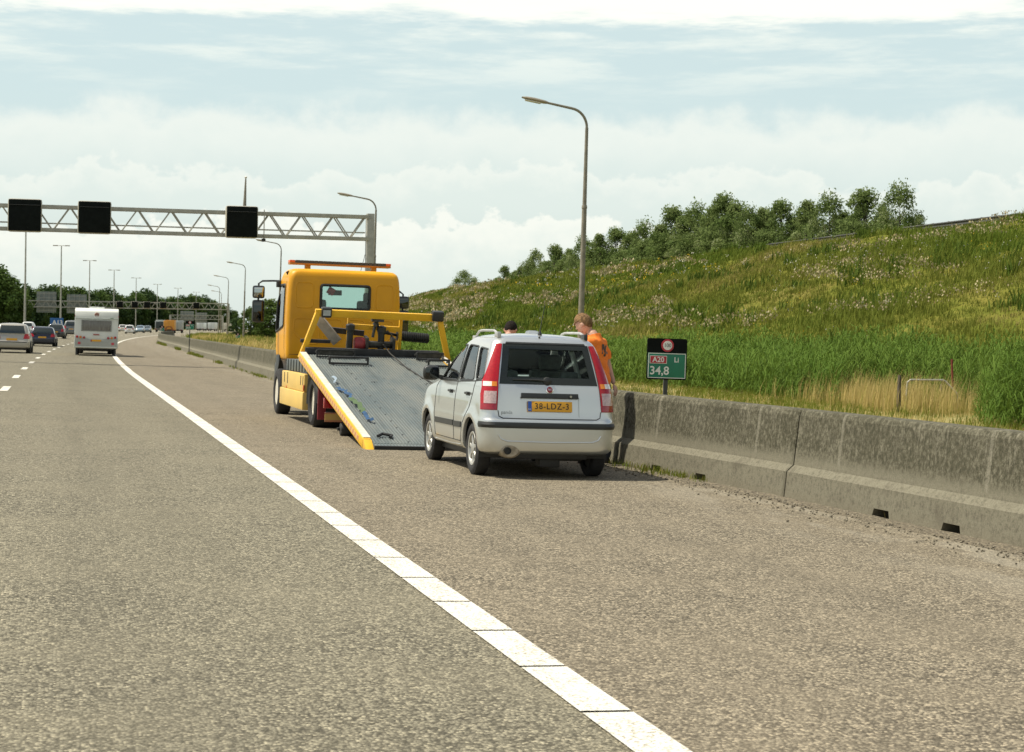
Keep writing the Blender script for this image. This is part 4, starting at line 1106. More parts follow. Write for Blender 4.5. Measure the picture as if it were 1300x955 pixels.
def build_hatch():
    root = thing('hatchback', 'silver five-door hatchback with its tail to the camera and Dutch yellow plate', 'car', (5.125, 19.45, float(zg(5.125, 19.45))), (0, math.atan(.02), math.radians(.6)))
    AX = (0.0, 2.28); AR = .335
    bmesh_ = loft(body_rings(HATCH, AX, 5, ar=AR)).mesh('body')
    S = Skin(bmesh_)
    # hollow shell: outer skin plus an inner skin 35 mm inside
    bm = bmesh.new(); bm.from_mesh(bmesh_); bm.normal_update()
    inner = bmesh_.copy(); bi = bmesh.new(); bi.from_mesh(inner); bi.normal_update()
    for v in bi.verts: v.co = v.co - v.normal * .035
    bmesh.ops.reverse_faces(bi, faces=bi.faces); bi.to_mesh(inner); bi.free(); bm.free()
    jo = bpy.data.objects.new('body', bmesh_.copy()); COL.objects.link(jo)
    bm = bmesh.new(); bm.from_mesh(bmesh_); bm.from_mesh(inner); bm.to_mesh(jo.data); bm.free()
    jo.data.materials.append(M_silver)
    side_w = {'front_door_glass': [(1.66, 1.015), (.80, 1.02), (.84, 1.425), (1.12, 1.42), (1.44, 1.21)],
              'rear_door_glass': [(.715, 1.022), (.06, 1.045), (.285, 1.415), (.745, 1.428)],
              'quarter_glass': [(-.02, 1.05), (-.315, 1.07), (-.17, 1.385), (.20, 1.405)]}
    rear_w = [(-.505, 1.075), (.505, 1.075), (.445, 1.415), (-.445, 1.415)]
    front_w = [(-.60, 1.06), (.60, 1.06), (.50, 1.42), (-.50, 1.42)]
    cuts = []
    for nm, poly in side_w.items():
        cuts.append(MB().prism(rounded(poly, .05), (3, 0, 0), lambda a, b: (-1.5, a, b)).build('c', None))
    cuts.append(MB().prism(rounded(rear_w, .06), (0, .9, 0), lambda a, b: (a, -1.0, b)).build('c', None))
    cuts.append(MB().prism(rounded(front_w, .06), (0, 2.2, 0), lambda a, b: (a, 1.0, b)).build('c', None))
    for ay in AX:
        cuts.append(MB().lathe([(AR, -1.2), (AR, 1.2)], c=(0, ay, .30), axis='x', n=40).build('c', None))
    # number plate recess
    rec = S.patch([(-.345, .675), (-.345, .885)], [(.345, .675), (.345, .885)], 'rear', -.018, .05, 8, 6).build('c', None)
    cuts.append(rec)
    boolean(jo, cuts); smooth_obj(jo, 30); jo.parent = root
    # glass panes just under the skin
    for nm, poly in side_w.items():
        for sd in ('left', 'right'):
            S.fan(rounded(poly, .05), sd, -.016, -.012, 4, 2).build(nm, M_glass, root)
            S.line(rounded(poly, .05), sd, .0105, -.002, 2, 6, True).build('window_seal', M_trim, root)
    S.fan(rounded(rear_w, .06), 'rear', -.010, -.006, 5, 2).build('rear_window', M_glass_rear, root)
    S.fan(rounded(front_w, .06), 'front', -.014, -.010, 5, 2).build('windscreen', M_glass, root)
    # black glazed border round the tailgate window
    o_l = [(-.575, 1.018), (-.55, 1.16), (-.525, 1.30), (-.500, 1.452)]
    fr = MB()
    def add(mb): 
        b = len(fr.v); fr.v += mb.v; fr.f += [tuple(i + b for i in f) for f in mb.f]
    i_l = [(-.488, 1.07), (-.468, 1.18), (-.448, 1.30), (-.428, 1.418)]
    add(S.patch(o_l, i_l, 'rear', -.012, .003, 4, 10)); add(S.patch([(-x, z) for x, z in i_l], [(-x, z) for x, z in o_l], 'rear', -.012, .003, 4, 10))
    add(S.patch([(-.575, 1.018), (-.490, 1.094)], [(.575, 1.018), (.490, 1.094)], 'rear', -.012, .0032, 24, 3))
    add(S.patch([(-.430, 1.398), (-.500, 1.452)], [(.430, 1.398), (.500, 1.452)], 'rear', -.012, .0032, 24, 3))
    fr.build('window_border', M_gloss, root)
    # tailgate high-level lamp lip over the window
    S.patch([(-.47, 1.452), (-.46, 1.468)], [(.47, 1.452), (.46, 1.468)], 'rear', -.01, .010, 20, 2).build('tailgate_spoiler_edge', M_trim, root)
    # tail lamps
    for s in (-1, 1):
        inn = [(s * x, z) for x, z in ((.612, .735), (.600, .90), (.588, 1.04), (.557, 1.24), (.512, 1.445))]
        out = [(s * x, z) for x, z in ((.768, .735), (.762, .90), (.735, 1.04), (.655, 1.24), (.572, 1.445))]
        lamp = S.patch(inn, out, 'rear', -.01, .014, 8, 20).build('tail_lamp', M_red, root)
        def at(P, z):
            for (x0, z0), (x1, z1) in zip(P, P[1:]):
                if z <= z1: return x0 + (x1 - x0) * (z - z0) / (z1 - z0)
            return P[-1][0]
        def sub(nm, mat, z0, z1, f0, f1, o=.017):
            zs = [z0 + (z1 - z0) * i / 4 for i in range(5)]
            L = [(at(inn, z) * (1 - f0) + at(out, z) * f0, z) for z in zs]; R = [(at(inn, z) * (1 - f1) + at(out, z) * f1, z) for z in zs]
            S.patch(L, R, 'rear', -.005, o, 5, 6).build(nm, mat, lamp)
        sub('reversing_lens', M_clear, .805, .935, .10, .84)
        sub('amber_lens', M_amber, .985, 1.035, .10, .45)
        sub('white_lens', M_white_lens, .985, 1.035, .45, .95)
        sub('dark_lens', M_redd, .742, .800, .03, .97)
        S.line(inn, 'rear', .006, .001).build('lamp_gap', M_seam, root)
    # tailgate seams
    for s in (-1, 1):
        pass
    S.line([(-.60, .735), (-.59, .672), (-.545, .652), (0, .648), (.545, .652), (.59, .672), (.60, .735)], 'rear', .0055, 0, 10).build('tailgate_seam', M_seam, root)
    S.line([(-.59, 1.02), (-.602, .90), (-.612, .735)], 'rear', .004, 0).build('tailgate_seam', M_seam, root)
    S.line([(.59, 1.02), (.602, .90), (.612, .735)], 'rear', .004, 0).build('tailgate_seam', M_seam, root)
    # tailgate crease under the window
    # bumper strip: band following the bumper round both corners
    C = catmull(HATCH, 5)
    def ring_at(z, o):
        i = int(np.searchsorted(C[:, 0], z)); a, b = C[i - 1], C[i]; r = a + (b - a) * (z - a[0]) / (b[0] - a[0])
        return plan_ring(r[1] + o, r[2] - o, r[3], r[4] + o * .5, r[5])
    rows = []
    for z, o in ((.545, -.01), (.548, .012), (.58, .020), (.610, .012), (.613, -.01)):
        h = [p for p in ring_at(z, o) if p[1] < -.37]
        rows.append([(-x, y, z) for x, y in reversed(h[1:])] + [(x, y, z) for x, y in h])
    nmin = min(len(r) for r in rows); rows = [r[(len(r) - nmin) // 2:(len(r) - nmin) // 2 + nmin] for r in rows]
    MB().grid(rows).build('bumper_strip', M_trim, root)
    S.line([(-.60, .475), (-.57, .43), (-.50, .405), (0, .398), (.50, .405), (.57, .43), (.60, .475)], 'rear', .011, -.004, 10).build('bumper_crease', M_silver, root)
    # plate, handle strip, badge, lettering
    pr_ = S.patch([(-.335, .873), (-.333, .925)], [(.335, .873), (.333, .925)], 'rear', -.02, .016, 12, 3).build('tailgate_handle', M_trim, root, bevel=.004)
    py = S.hit(0, .78, 'rear')[0].y
    tilt = math.atan2(S.hit(0, .85, 'rear')[0].y - S.hit(0, .70, 'rear')[0].y, .15)
    pe = MB().box(0, 0, 0, .52, .012, .113).build('number_plate', M_plate, root, bevel=.003); pe.location = (.0, py + .004, .785); pe.rotation_euler = (-tilt, 0, 0)
    MB().box(-.2365, -.0072, 0, .043, .004, .108).build('blue_band', M_blueband, pe)
    lettering('plate_number', '38-LDZ-3', .094, M_ink, pe, (.022, -.0072, -.001), bold=.0006, xs=.97, space=1.12)
    lettering('country_letters', 'NL', .028, M_kwhite, pe, (-.2365, -.0095, -.034))
    bp, bn = S.hit(0, .965, 'rear')
    bd = MB().lathe([(.045, .0), (.045, -.010), (.038, -.013), (0, -.013)], axis='y', n=24).build('badge', M_chrome, root); bd.location = bp + Vector((0, .002, 0)); bd.rotation_euler = (-tilt, 0, 0)
    MB().lathe([(.034, -.012), (.033, -.0155), (0, -.0165)], axis='y', n=24).build('badge_disc', pbr('badge red', (.22, .01, .02), .3), bd)
    lettering('badge_letters', 'FIAT', .030, M_chrome, bd, (0, -.0172, 0), xs=.75)
    lettering('model_lettering', 'panda', .055, pbr('badge grey', (.26, .27, .26), .35, .5), root, (-.50, S.hit(-.5, .715, 'rear')[0].y - .003, .715), rot=(PI / 2 - tilt, 0, 0), align='CENTER')
    MB().lathe([(.012, 0), (.012, -.006), (0, -.006)], axis='y', n=12).build('lock', M_chrome, pr_).location = (.235, py - .012 + .02 - .022, .90)
    # wiper
    wp0, wn = S.hit(-.02, 1.055, 'rear')
    wi = MB(); wi.lathe([(.05, .01), (.045, -.02), (.02, -.032), (0, -.033)], c=tuple(wp0), axis='y', n=16)
    wi.tube([wp0 + wn * .02, S.hit(-.15, 1.062, 'rear')[0] + wn * .022, S.hit(-.42, 1.062, 'rear')[0] + wn * .016], [.012, .010, .006], 6)
    wi.build('rear_wiper', M_trim, root)
    # sides: seams, handles, strips, mirrors
    for sd in ('left', 'right'):
        s = -1 if sd == 'left' else 1
        for pl in ([(.765, 1.40), (.765, 1.0), (.80, .75), (.80, .345)], [(-.045, 1.06), (-.02, .90), (.10, .72), (.34, .52), (.40, .345)], [(1.70, 1.02), (1.84, .92), (1.86, .60), (1.80, .345)], [(1.80, .345), (.40, .345)]):
            S.line(pl, sd, .0045, 0, 8).build('door_seam', M_seam, root)
        S.line([(1.72, .998), (.78, 1.006), (.0, 1.032), (-.33, 1.052)], sd, .007, .002, 8).build('waist_seal', M_trim, root)
        for y in (1.02, .19):
            hnd = S.patch([(y - .085, .862), (y - .085, .905)], [(y + .085, .862), (y + .085, .905)], sd, -.005, .004, 5, 3).build('door_handle', M_trim, root)
            p, n = S.hit(y, .89, sd); MB().box(p.x + n.x * .022, p.y, p.z, .02, .15, .026).build('handle_grip', M_trim, hnd, bevel=.006)
        for y0, y1 in ((.43, .785), (.815, 1.78)):
            S.patch([(y0, .498), (y0 + .0, .562)], [(y1, .490), (y1, .555)], sd, -.004, .012, 8, 3).build('rubbing_strip', M_trim, root)
        S.line([(.42, .30), (1.0, .285), (1.85, .29)], sd, .02, -.012, 8).build('sill', M_silver, root)
        m = MB()
        for i in range(9):
            a = -PI / 2 + PI * i / 8; rr = math.cos(a) ** .55 if math.cos(a) > 1e-6 else .0
            m.v += [Vector((s * .885 + .105 * rr * math.copysign(abs(math.cos(b)) ** .6, math.cos(b)), 1.70 + .06 * math.sin(a) + .0, 1.075 + .088 * rr * math.copysign(abs(math.sin(b)) ** .6, math.sin(b)))) for b in [2 * PI * j / 20 for j in range(20)]]
        for i in range(8):
            for j in range(20): m.f.append((i * 20 + j, i * 20 + (j + 1) % 20, (i + 1) * 20 + (j + 1) % 20, (i + 1) * 20 + j))
        mr = m.build('door_mirror', M_trim, root)
        MB().bar((s * .73, 1.68, 1.02), (s * .84, 1.69, 1.04), .10, .05).build('mirror_foot', M_trim, mr)
        MB().box(s * .885, 1.636, 1.075, .165, .006, .135).build('mirror_glass', pbr('dark mirror glass', (.06, .065, .065), .05, 1.0, var=0), mr, bevel=.02)
        # roof rail
        rl = MB(); pts = []
        for i in range(13):
            y = -.10 + 1.10 * i / 12; p, n = S.hit(s * .515, y, 'top'); lift = .062 * min(1, math.sin(PI * (i + .35) / 12.7) * 2.2)
            pts.append(p + Vector((0, 0, lift)))
        rl.tube(pts, .0135, 8); ro = rl.build('roof_rail', pbr('rail silver', (.50, .50, .48), .4, .5), root)

        for y, hgt in ((-.08, .05), (.97, .05)):
            p, n = S.hit(s * .515, y, 'top'); MB().box(p.x, p.y, p.z + .02, .05, .14, .07).build('rail_foot', M_trim if s > 0 else pbr('rail silver', (.5, .5, .48)), ro, bevel=.015)
    ap, an_ = S.hit(0.01, .02, 'top')
    ab = MB().lathe([(.028, -.01), (.022, .02), (.008, .045), (.006, .06)], c=tuple(ap), n=12); ab.tube([ap + Vector((0, 0, .05)), ap + Vector((.01, -.14, .34))], .0045, 6); ab.build('aerial', M_trim, root)
    wj = S.hit(-.05, -.17, 'top')[0]; MB().lathe([(.014, -.005), (.010, .014), (0, .018)], c=tuple(wj), n=10).build('washer_jet', M_trim, root)
    # wheels, wells, underside
    for ay in AX:
        for s in (-1, 1):
            make_wheel(root, s * .680, ay, .291, .172, .186)
            wl = MB(); 
            for i in range(13):
                a = PI * i / 12 * 1.16 - .25
                wl.v += [Vector((s * .745, ay + (AR - .004) * math.cos(a), .30 + (AR - .004) * math.sin(a))), Vector((s * .45, ay + (AR - .004) * math.cos(a), .30 + (AR - .004) * math.sin(a)))]
            for i in range(12): wl.f.append((2 * i, 2 * i + 1, 2 * i + 3, 2 * i + 2))
            wl.f.append(tuple(2 * i + 1 for i in range(13)))
            wl.build('wheel_well', M_black, root)
    ub = MB().box(0, 1.15, .25, 1.30, 2.0, .14).box(0, -.26, .27, .95, .42, .12).box(.05, -.32, .20, .24, .20, .16).box(.30, -.30, .235, .30, .16, .09).box(0, 0, .26, 1.25, .12, .10).box(0, 2.5, .27, 1.2, .6, .12)
    ub.build('underbody', M_black, root, bevel=.02)
    ex = MB()
    ex.lathe([(.0, -.585), (.030, -.586), (.032, -.60), (.038, -.60), (.040, -.56), (.03, -.2)], c=(-.49, 0, .305), axis='y', n=18)
    ex.build('exhaust_pipe', M_black, root)
    sh = MB().lathe([(.040, -.565), (.080, -.568), (.105, -.545), (.10, -.30)], c=(-.47, 0, .300), axis='y', n=22)
    for p in sh.v: p.x = -.47 + (p.x + .47) * (1.30 if p.x > -.47 else .95); p.z = .300 + (p.z - .300) * .74
    sh.build('exhaust_silencer', M_exh, root)
    # cabin
    MB().box(0, .85, .46, 1.30, 2.2, .06).build('cabin_floor', M_int, root)
    MB().box(0, 1.82, .84, 1.26, .42, .26).build('dashboard', M_int, root, bevel=.05)
    MB().box(0, -.26, .80, 1.16, .34, .06).build('parcel_shelf', M_int, root, bevel=.02)
    def seat(x, y, w, hb, nm='seat'):
        b = MB().box(x, y + .22, .58, w, .5, .16)
        b.box(x, y, .86, w, .13, hb, Matrix.Rotation(.18, 3, 'X'))
        so = b.build(nm, M_seat, root, bevel=.045)
        return so
    for x in (-.34, .34):
        so = seat(x, .78, .48, .62)
        MB().box(x, .70, 1.25, .27, .09, .18).build('headrest', M_seat, so, bevel=.04)
    rs = seat(0, .02, 1.16, .46, 'rear_seat')
    for x in (-.36, .36): MB().box(x, -.02, 1.10, .22, .08, .12).build('headrest', M_seat, rs, bevel=.035)
    sw = MB(); 
    sw.tube([(-.34 + .18 * math.cos(a), 1.52 + .06 * math.sin(a), .95 + .17 * math.sin(a)) for a in [2 * PI * i / 20 for i in range(21)]], .014, 6, cap=False); sw.build('steering_wheel', M_int, root)
    MB().box(.02, 1.50, 1.385, .20, .03, .06).build('rear_view_mirror', M_int, root, bevel=.012)
    # headlamps and grille at the unseen front
    for s in (-1, 1):
        S.patch([(s * .42, .62), (s * .42, .80)], [(s * .68, .66), (s * .68, .84)], 'front', -.01, .01, 6, 5).build('headlamp', M_white_lens, root)
    S.patch([(-.38, .62), (-.38, .70)], [(.38, .62), (.38, .70)], 'front', -.01, .008, 10, 3).build('grille', M_trim, root)
    S.patch([(-.45, .30), (-.42, .44)], [(.45, .30), (.42, .44)], 'front', -.01, .006, 10, 3).build('air_intake', M_trim, root)
    return root
hatch = build_hatch()
hatch.scale = (.962, 1, 1); hatch.location.x -= .028

# ================================================================== TOW TRUCK
M_yel = pbr('amber yellow paint', (.68, .315, .003), .45, var=.06, vscale=1.2, coat=.12, spec=.3, dirt=((.36, .18, .02), .5))
M_yel2 = pbr('bright yellow paint', (.72, .40, .015), .45, var=.08, vscale=2.5, coat=.1, spec=.3, dirt=((.38, .24, .06), .5))
M_yelp = pbr('pale yellow panel', (.66, .45, .12), .5, var=.06, vscale=2, dirt=((.40, .29, .12), .35))
M_chas = pbr('chassis black', (.022, .023, .023), .7, var=.4, vscale=5, dirt=((.07, .06, .05), .5))
M_steelb = pbr('oily steel', (.07, .068, .062), .5, .6, var=.4, vscale=9)
M_greyp = pbr('grey plank', (.30, .27, .22), .75, var=.2, vscale=6)
M_maroon = pbr('maroon mudflap', (.20, .014, .022), .6, var=.2)
M_guard = pbr('grey mudguard', (.17, .18, .175), .55, var=.15)
M_wred = pbr('winch red', (.30, .03, .035), .5, var=.2)
M_rail = pbr('pale worn rail', (.56, .53, .44), .6, var=.15, vscale=9, dirt=((.38, .33, .22), .5))
M_truckglass = glassy('truck window glass', (.82, .91, .885), .03)

def deck_mat():
    m = bpy.data.materials.new('worn deck aluminium'); m.use_nodes = True; t = m.node_tree; t.nodes.clear(); N = NT(t)
    co = N.add('ShaderNodeTexCoord').outputs['Object']; sp = N.add('ShaderNodeSeparateXYZ', ins={0: co}); x, y = sp.outputs[0], sp.outputs[1]
    n1 = N.noise(N.vmul(co, (1.6, .5, 1)), 1.0, 6, .65); n2 = N.noise(co, 7, 5, .7); n3 = N.noise(N.vmul(co, (8, .35, 1)), 1.0, 4, .6)
    c = N.mix(N.ramp(n1, .35, .65), (.120, .152, .155), (.195, .215, .200))
    c = N.mix(N.math('MULTIPLY', N.ramp(n2, .52, .72), .45), c, (.21, .19, .145))
    c = N.mix(N.math('MULTIPLY', N.ramp(n3, .52, .72), .55), c, (.065, .083, .085))
    wear = N.math('MULTIPLY', N.ramp(N.math('ABSOLUTE', N.math('ADD', x, -.35)), .75, .15), N.ramp(n1, .3, .6))
    c = N.mix(N.math('MULTIPLY', wear, .5), c, (.22, .22, .19))
    gr_ = N.math('FRACT', N.math('DIVIDE', N.math('ADD', x, 1.1118), .0436))
    c = N.mix(N.math('MULTIPLY', N.math('GREATER_THAN', N.math('ABSOLUTE', N.math('SUBTRACT', gr_, .5)), .30), .55), c, (.045, .055, .056))
    holes = None
    for x0 in (-.62, -.16, .42, .80):
        a = N.math('LESS_THAN', N.math('ABSOLUTE', N.math('ADD', x, -x0)), .014)
        b = N.math('LESS_THAN', N.math('ABSOLUTE', N.math('SUBTRACT', N.math('FRACT', N.math('DIVIDE', N.math('ADD', y, x0 * .7), .42)), .5)), .05)
        h = N.math('MULTIPLY', a, b); holes = h if holes is None else N.math('MAXIMUM', holes, h)
    c = N.mix(holes, c, (.01, .01, .01))
    bs = N.add('ShaderNodeBsdfPrincipled', ins={'Base Color': c, 'Roughness': .55, 'Metallic': .25})
    N.add('ShaderNodeOutputMaterial', ins={0: bs.outputs[0]})
    return m
def hatch_mat():
    m = bpy.data.materials.new('marker stripes'); m.use_nodes = True; t = m.node_tree; t.nodes.clear(); N = NT(t)
    co = N.add('ShaderNodeTexCoord').outputs['Object']; sp = N.add('ShaderNodeSeparateXYZ', ins={0: co})
    f = N.math('FRACT', N.math('MULTIPLY', N.math('ADD', sp.outputs[1], sp.outputs[2]), 5.5))
    c = N.mix(N.math('GREATER_THAN', f, .5), (.48, .20, .10), (.58, .38, .12))
    bs = N.add('ShaderNodeBsdfPrincipled', ins={'Base Color': c, 'Roughness': .5}); N.add('ShaderNodeOutputMaterial', ins={0: bs.outputs[0]})
    return m

def build_truck():
    root = thing('tow_truck', 'yellow flatbed tow truck with its deck lowered as a ramp to the road', 'tow truck', (5.03, 28.8, float(zg(5.03, 28.8))), (0, math.atan(.02), math.radians(1.0)))
    # ---- tilted deck in its own frame: x across, y up the slope, z normal
    al = math.atan2(1.11, 6.44)
    dk = bpy.data.objects.new('deck', None); COL.objects.link(dk); dk.parent = root; dk.location = (-.05, -5.39, .055); dk.rotation_euler = (al, 0, 0); dk.empty_display_size = .2
    LEN = 6.53
    d = MB().box(0, LEN / 2, -.03, 2.24, LEN, .06)
    for i in range(51):
        x = -1.09 + i * .0436; d.box(x, LEN / 2 - .02, .0035, .017, LEN - .25, .009)
    d.build('deck_planks', deck_mat(), dk, smooth=False)
    for s in (-1, 1):
        r = MB().box(s * 1.175, LEN / 2 + .06, -.035, .11, LEN - .30, .13).build('side_rail', M_yel2, dk, bevel=.008)
        MB().box(s * 1.165, LEN / 2 + .10, .034, .10, LEN - .42, .012).build('rail_cap', M_rail, r)
        MB().box(s * 1.2315, LEN / 2 + .2, -.04, .004, LEN - .7, .07).build('marker_strip', hatch_mat(), r)
        MB().prism([(-.02, -.055), (.26, -.14), (.26, .03), (.20, .03)], (s * .11, 0, 0), lambda a, b: (s * 1.12, a, b)).build('rail_tip', M_yel2, r, bevel=.006)
    MB().box(0, -.015, -.025, 2.24, .035, .05).build('ramp_lip', M_chas, dk)
    MB().box(0, LEN - .06, .055, 2.26, .10, .11).box(-.95, LEN + .04, .2, .5, .05, .06).build('front_beam', M_chas, dk, bevel=.012)
    MB().box(-.72, LEN - 1.2, -.13, .1, 2.2, .14).box(.72, LEN - 1.2, -.13, .1, 2.2, .14).box(0, LEN / 2 + .6, -.12, .5, LEN - 1.6, .1).build('deck_beams', M_chas, dk)
    hb = MB()
    hb.bar((-1.19, LEN - .02, -.08), (-.93, LEN + .05, .68), .09, .10, (0, 1, 0)); hb.bar((1.30, LEN - .02, -.06), (1.12, LEN + .05, .66), .09, .10, (0, 1, 0)); hb.bar((-.98, LEN + .05, .675), (1.16, LEN + .05, .655), .09, .12)
    hf = hb.build('headboard_frame', M_yel2, dk, bevel=.012)
    for x, w in ((-.80, .17), (1.08, .20)): MB().box(x, LEN + .03, .69, w, .16, .17).build('work_lamp', M_trim, hf, bevel=.03)
    MB().box(-.80, LEN - .055, .69, .12, .01, .09).build('lamp_glass', pbr('lamp glass grey', (.4, .42, .4), .2), hf)
    # wheel trays at the top of the deck
    def tray(x0, x1, y, h, w=.03, name='wheel_tray'):
        m = MB(); z0 = .015
        for z in (z0 + .015, h): m.bar((x0, y, z), (x1, y, z), w, w)
        m.bar((x0, y, z0), (x0, y, h), w, w); m.bar((x1, y, z0), (x1, y, h), w, w)
        m.bar((x0, y, h), (x0, y + .16, z0 + .05), w, w); m.bar((x1, y, h), (x1, y + .16, z0 + .05), w, w)
        return m.build(name, M_chas, dk, bevel=.004)
    a = tray(-.98, -.36, LEN - .42, .14, .024); MB().box(-.67, LEN - .37, .09, .58, .02, .09).build('tray_plate', M_steelb, a)
    tray(-.86, -.24, LEN - .98, .13)
    a = tray(.68, 1.12, LEN - .42, .14, .024); MB().box(.90, LEN - .37, .09, .42, .02, .09).build('tray_plate', M_steelb, a)
    tray(.76, 1.10, LEN - .98, .13)
    # winch and inner frame behind the headboard
    fr = MB().bar((-.38, LEN + .22, .0), (-.38, LEN + .22, .66), .05, .05).bar((.50, LEN + .22, .0), (.50, LEN + .22, .62), .055, .055).bar((-.36, LEN + .22, .44), (.53, LEN + .22, .41), .05, .085)
    fr.build('winch_frame', M_yel2, dk, bevel=.008)
    for x, h in ((-.37, .48), (.16, .46)):
        MB().lathe([(.055, 0), (.055, h * .8), (.075, h * .82), (.075, h), (.04, h + .02)], c=(x, LEN + .10, 0), n=14).build('roller_post', M_trim, dk)
    MB().lathe([(.10, -.09), (.12, -.04), (.12, .04), (.10, .09)], c=(-.20, LEN + .12, .16), axis='x', n=18).build('winch_motor', M_wred, dk)
    wn = MB().box(-.09, LEN + .10, .16, .05, .26, .26).box(.36, LEN + .10, .16, .05, .26, .26)
    wn.lathe([(.06, -.02), (.06, .40)], c=(-.06, LEN + .10, .16), axis='x', n=14); wn.bar((-.09, LEN + .02, .05), (.36, LEN + .02, .05), .04, .04).bar((-.09, LEN + .0, .21), (.36, LEN + .0, .21), .03, .03)
    wn.build('winch_drum', M_steelb, dk, bevel=.006)
    pt = MB().tube([(.02, LEN + .12, .28), (.06, LEN + .14, .56)], .025, 8).tube([(.14, LEN + .12, .26), (.08, LEN + .14, .56)], .022, 8).box(.08, LEN + .1, .58, .20, .12, .05).lathe([(.03, -.05), (.03, .05)], c=(.04, LEN + .1, .50), axis='y', n=12)
    pt.tube([(.16, LEN + .1, .30), (.26, LEN + .08, .40), (.34, LEN + .12, .32)], .018, 7).build('pulley_tower', M_steelb, dk)
    ch = MB(); prof = []
    for i in range(15): prof += [(.085, i * .037), (.085, i * .037 + .02), (.066, i * .037 + .022), (.066, i * .037 + .036)]
    ch.lathe([(0, 0)] + prof + [(0, .556)], c=(.46, LEN + .30, .29), axis='x', n=14)
    for p in ch.v: p.z -= (p.x - .46) * .06
    ch.tube([(.20, LEN + .16, .36), (.36, LEN + .26, .32), (.50, LEN + .30, .29)], .025, 7)
    ch.build('cable_chain', M_black, dk)
    MB().bar((-.90, LEN + .38, .56), (-.55, LEN + .22, .16), .16, .10, (0, 1, .3)).build('loading_ramp', M_greyp, dk, bevel=.008)
    MB().bar((-.70, LEN + .34, .35), (-.10, LEN + .30, .31), .06, .09).build('stow_bar', M_chas, dk)
    cb = MB().tube([(.17, LEN + .02, .20), (.24, LEN - .35, .10), (.36, LEN - 1.1, .022), (.46, LEN - 1.9, .018), (.60, LEN - 2.7, .018), (.70, LEN - 3.2, .018), (.74, LEN - 3.6, .018), (.86, LEN - 4.0, .02), (.80, LEN - 4.8, .05), (.40, .45, .20)], .011, 6)
    cb.build('winch_cable', M_steelb, dk)
    # ---- chassis
    c = MB()
    for s in (-1, 1): c.box(s * .42, 2.2, .66, .09, 6.9, .24)
    for y in (-1.1, .9, 2.2, 3.4): c.box(0, y, .66, .8, .12, .16)
    c.box(0, 4.7, .62, .9, 1.1, .5).box(0, .0, .42, 1.7, .16, .16).box(0, 4.45, .42, 1.8, .14, .14)
    c.build('chassis', M_chas, root, bevel=.01)
    MB().box(0, .75, .74, 1.0, 1.5, .14).build('subframe', M_chas, root)
    # ---- wheels
    for s in (-1, 1):
        make_wheel(root, s * 1.05, 4.45, .415, .25, .25, 'plain', mat_hub=M_rail)
        make_wheel(root, s * .93, 0.0, .415, .52, .25, 'plain', mat_hub=M_rail)
        m = MB(); rows = []
        for i in range(13):
            a = math.radians(-8 + 190 * i / 12); rows.append([(s * x, .0 + .50 * math.cos(a), .42 + .50 * math.sin(a)) for x in (.66, 1.14, 1.20)])
        m.grid(rows); m.build('rear_mudguard', M_guard, root, fix=False)
        MB().bar((s * 1.19, .0 + .505, .38), (s * 1.19, .0 + .505, .40), .02, .02).build('guard_bracket', M_guard, root)
        rows = []
        for i in range(13):
            a = math.radians(-5 + 190 * i / 12); rows.append([(s * x, 4.45 + .56 * math.cos(a), .44 + .56 * math.sin(a)) for x in (.55, 1.06, 1.10)])
        MB().grid(rows).build('front_mudguard', M_trim, root, fix=False)
        MB().box(s * 1.12, -.60, .50, .13, .04, .70).build('mudflap', M_maroon, root, bevel=.01)
        # side tool box with slits
        x0 = s * 1.17
        tbx = MB().box(x0, 2.02, .68, .10, 2.68, .29).box(x0 + s * .012, 2.02, .385, .13, 2.76, .29)
        tb_ = tbx.build('side_panel', M_yelp, root, bevel=.02)
        for y, hh in ((3.02, .17), (2.62, .19), (1.05, .15), (.80, .15)): MB().box(x0 + s * .051, y, .715, .006, .06, hh).build('panel_slot', M_black, tb_)
        MB().prism([(-.05, 0), (.05, 0), (0, -.08)], (s * .006, 0, 0), lambda a, b: (x0 + s * .050, 2.75 + a, .575 + b)).build('reflector', pbr('orange reflector', (.65, .13, .02), .3), tb_)
        MB().box(x0 + s * .06, .66, .60, .02, .06, .10).build('side_marker', pbr('orange reflector', (.65, .13, .02), .3), tb_, bevel=.01)
        MB().box(s * 1.075, 5.2, .66, .05, .08, .10).build('side_marker', pbr('orange reflector', (.65, .13, .02), .3), root, bevel=.01)
        tk = MB(); 
        for i in range(14): tk.box(s * .92, 1.3 + i * .17, .93, .36 + .03 * (i % 2), .15, .20)
        tk.build('air_tank', pbr('tank blue grey', (.085, .10, .10), .55), root, bevel=.01)
        MB().box(s * .95, 1.0, .62, .42, 1.0, .44).build('tool_locker', M_chas, root, bevel=.02)
    # rear underrun bar, lamps, roller
    ur = MB().box(0, -1.30, .24, 2.34, .10, .12).bar((-.42, -1.2, .30), (-.42, -1.1, .6), .08, .08).bar((.42, -1.2, .30), (.42, -1.1, .6), .08, .08).build('underrun_bar', M_chas, root, bevel=.01)
    for s in (-1, 1):
        MB().box(s * .98, -1.36, .225, .42, .012, .14).build('marker_board', hatch_mat(), ur)
        l = MB().box(s * 1.08, -1.34, .44, .26, .08, .16).build('tail_lamp', M_red, root, bevel=.015)
        MB().box(s * 1.00, -1.385, .44, .09, .01, .12).build('amber_lens', M_amber, l)
        MB().bar((s * .98, -1.32, .28), (s * .98, -1.32, .40), .03, .03).build('lamp_bracket', M_chas, l)
        MB().lathe([(.0, -.10), (.09, -.09), (.10, -.06), (.10, .06), (.09, .09), (0, .10)], c=(s * 1.02, -2.35, .10), axis='x', n=16).build('support_roller', M_chas, root)
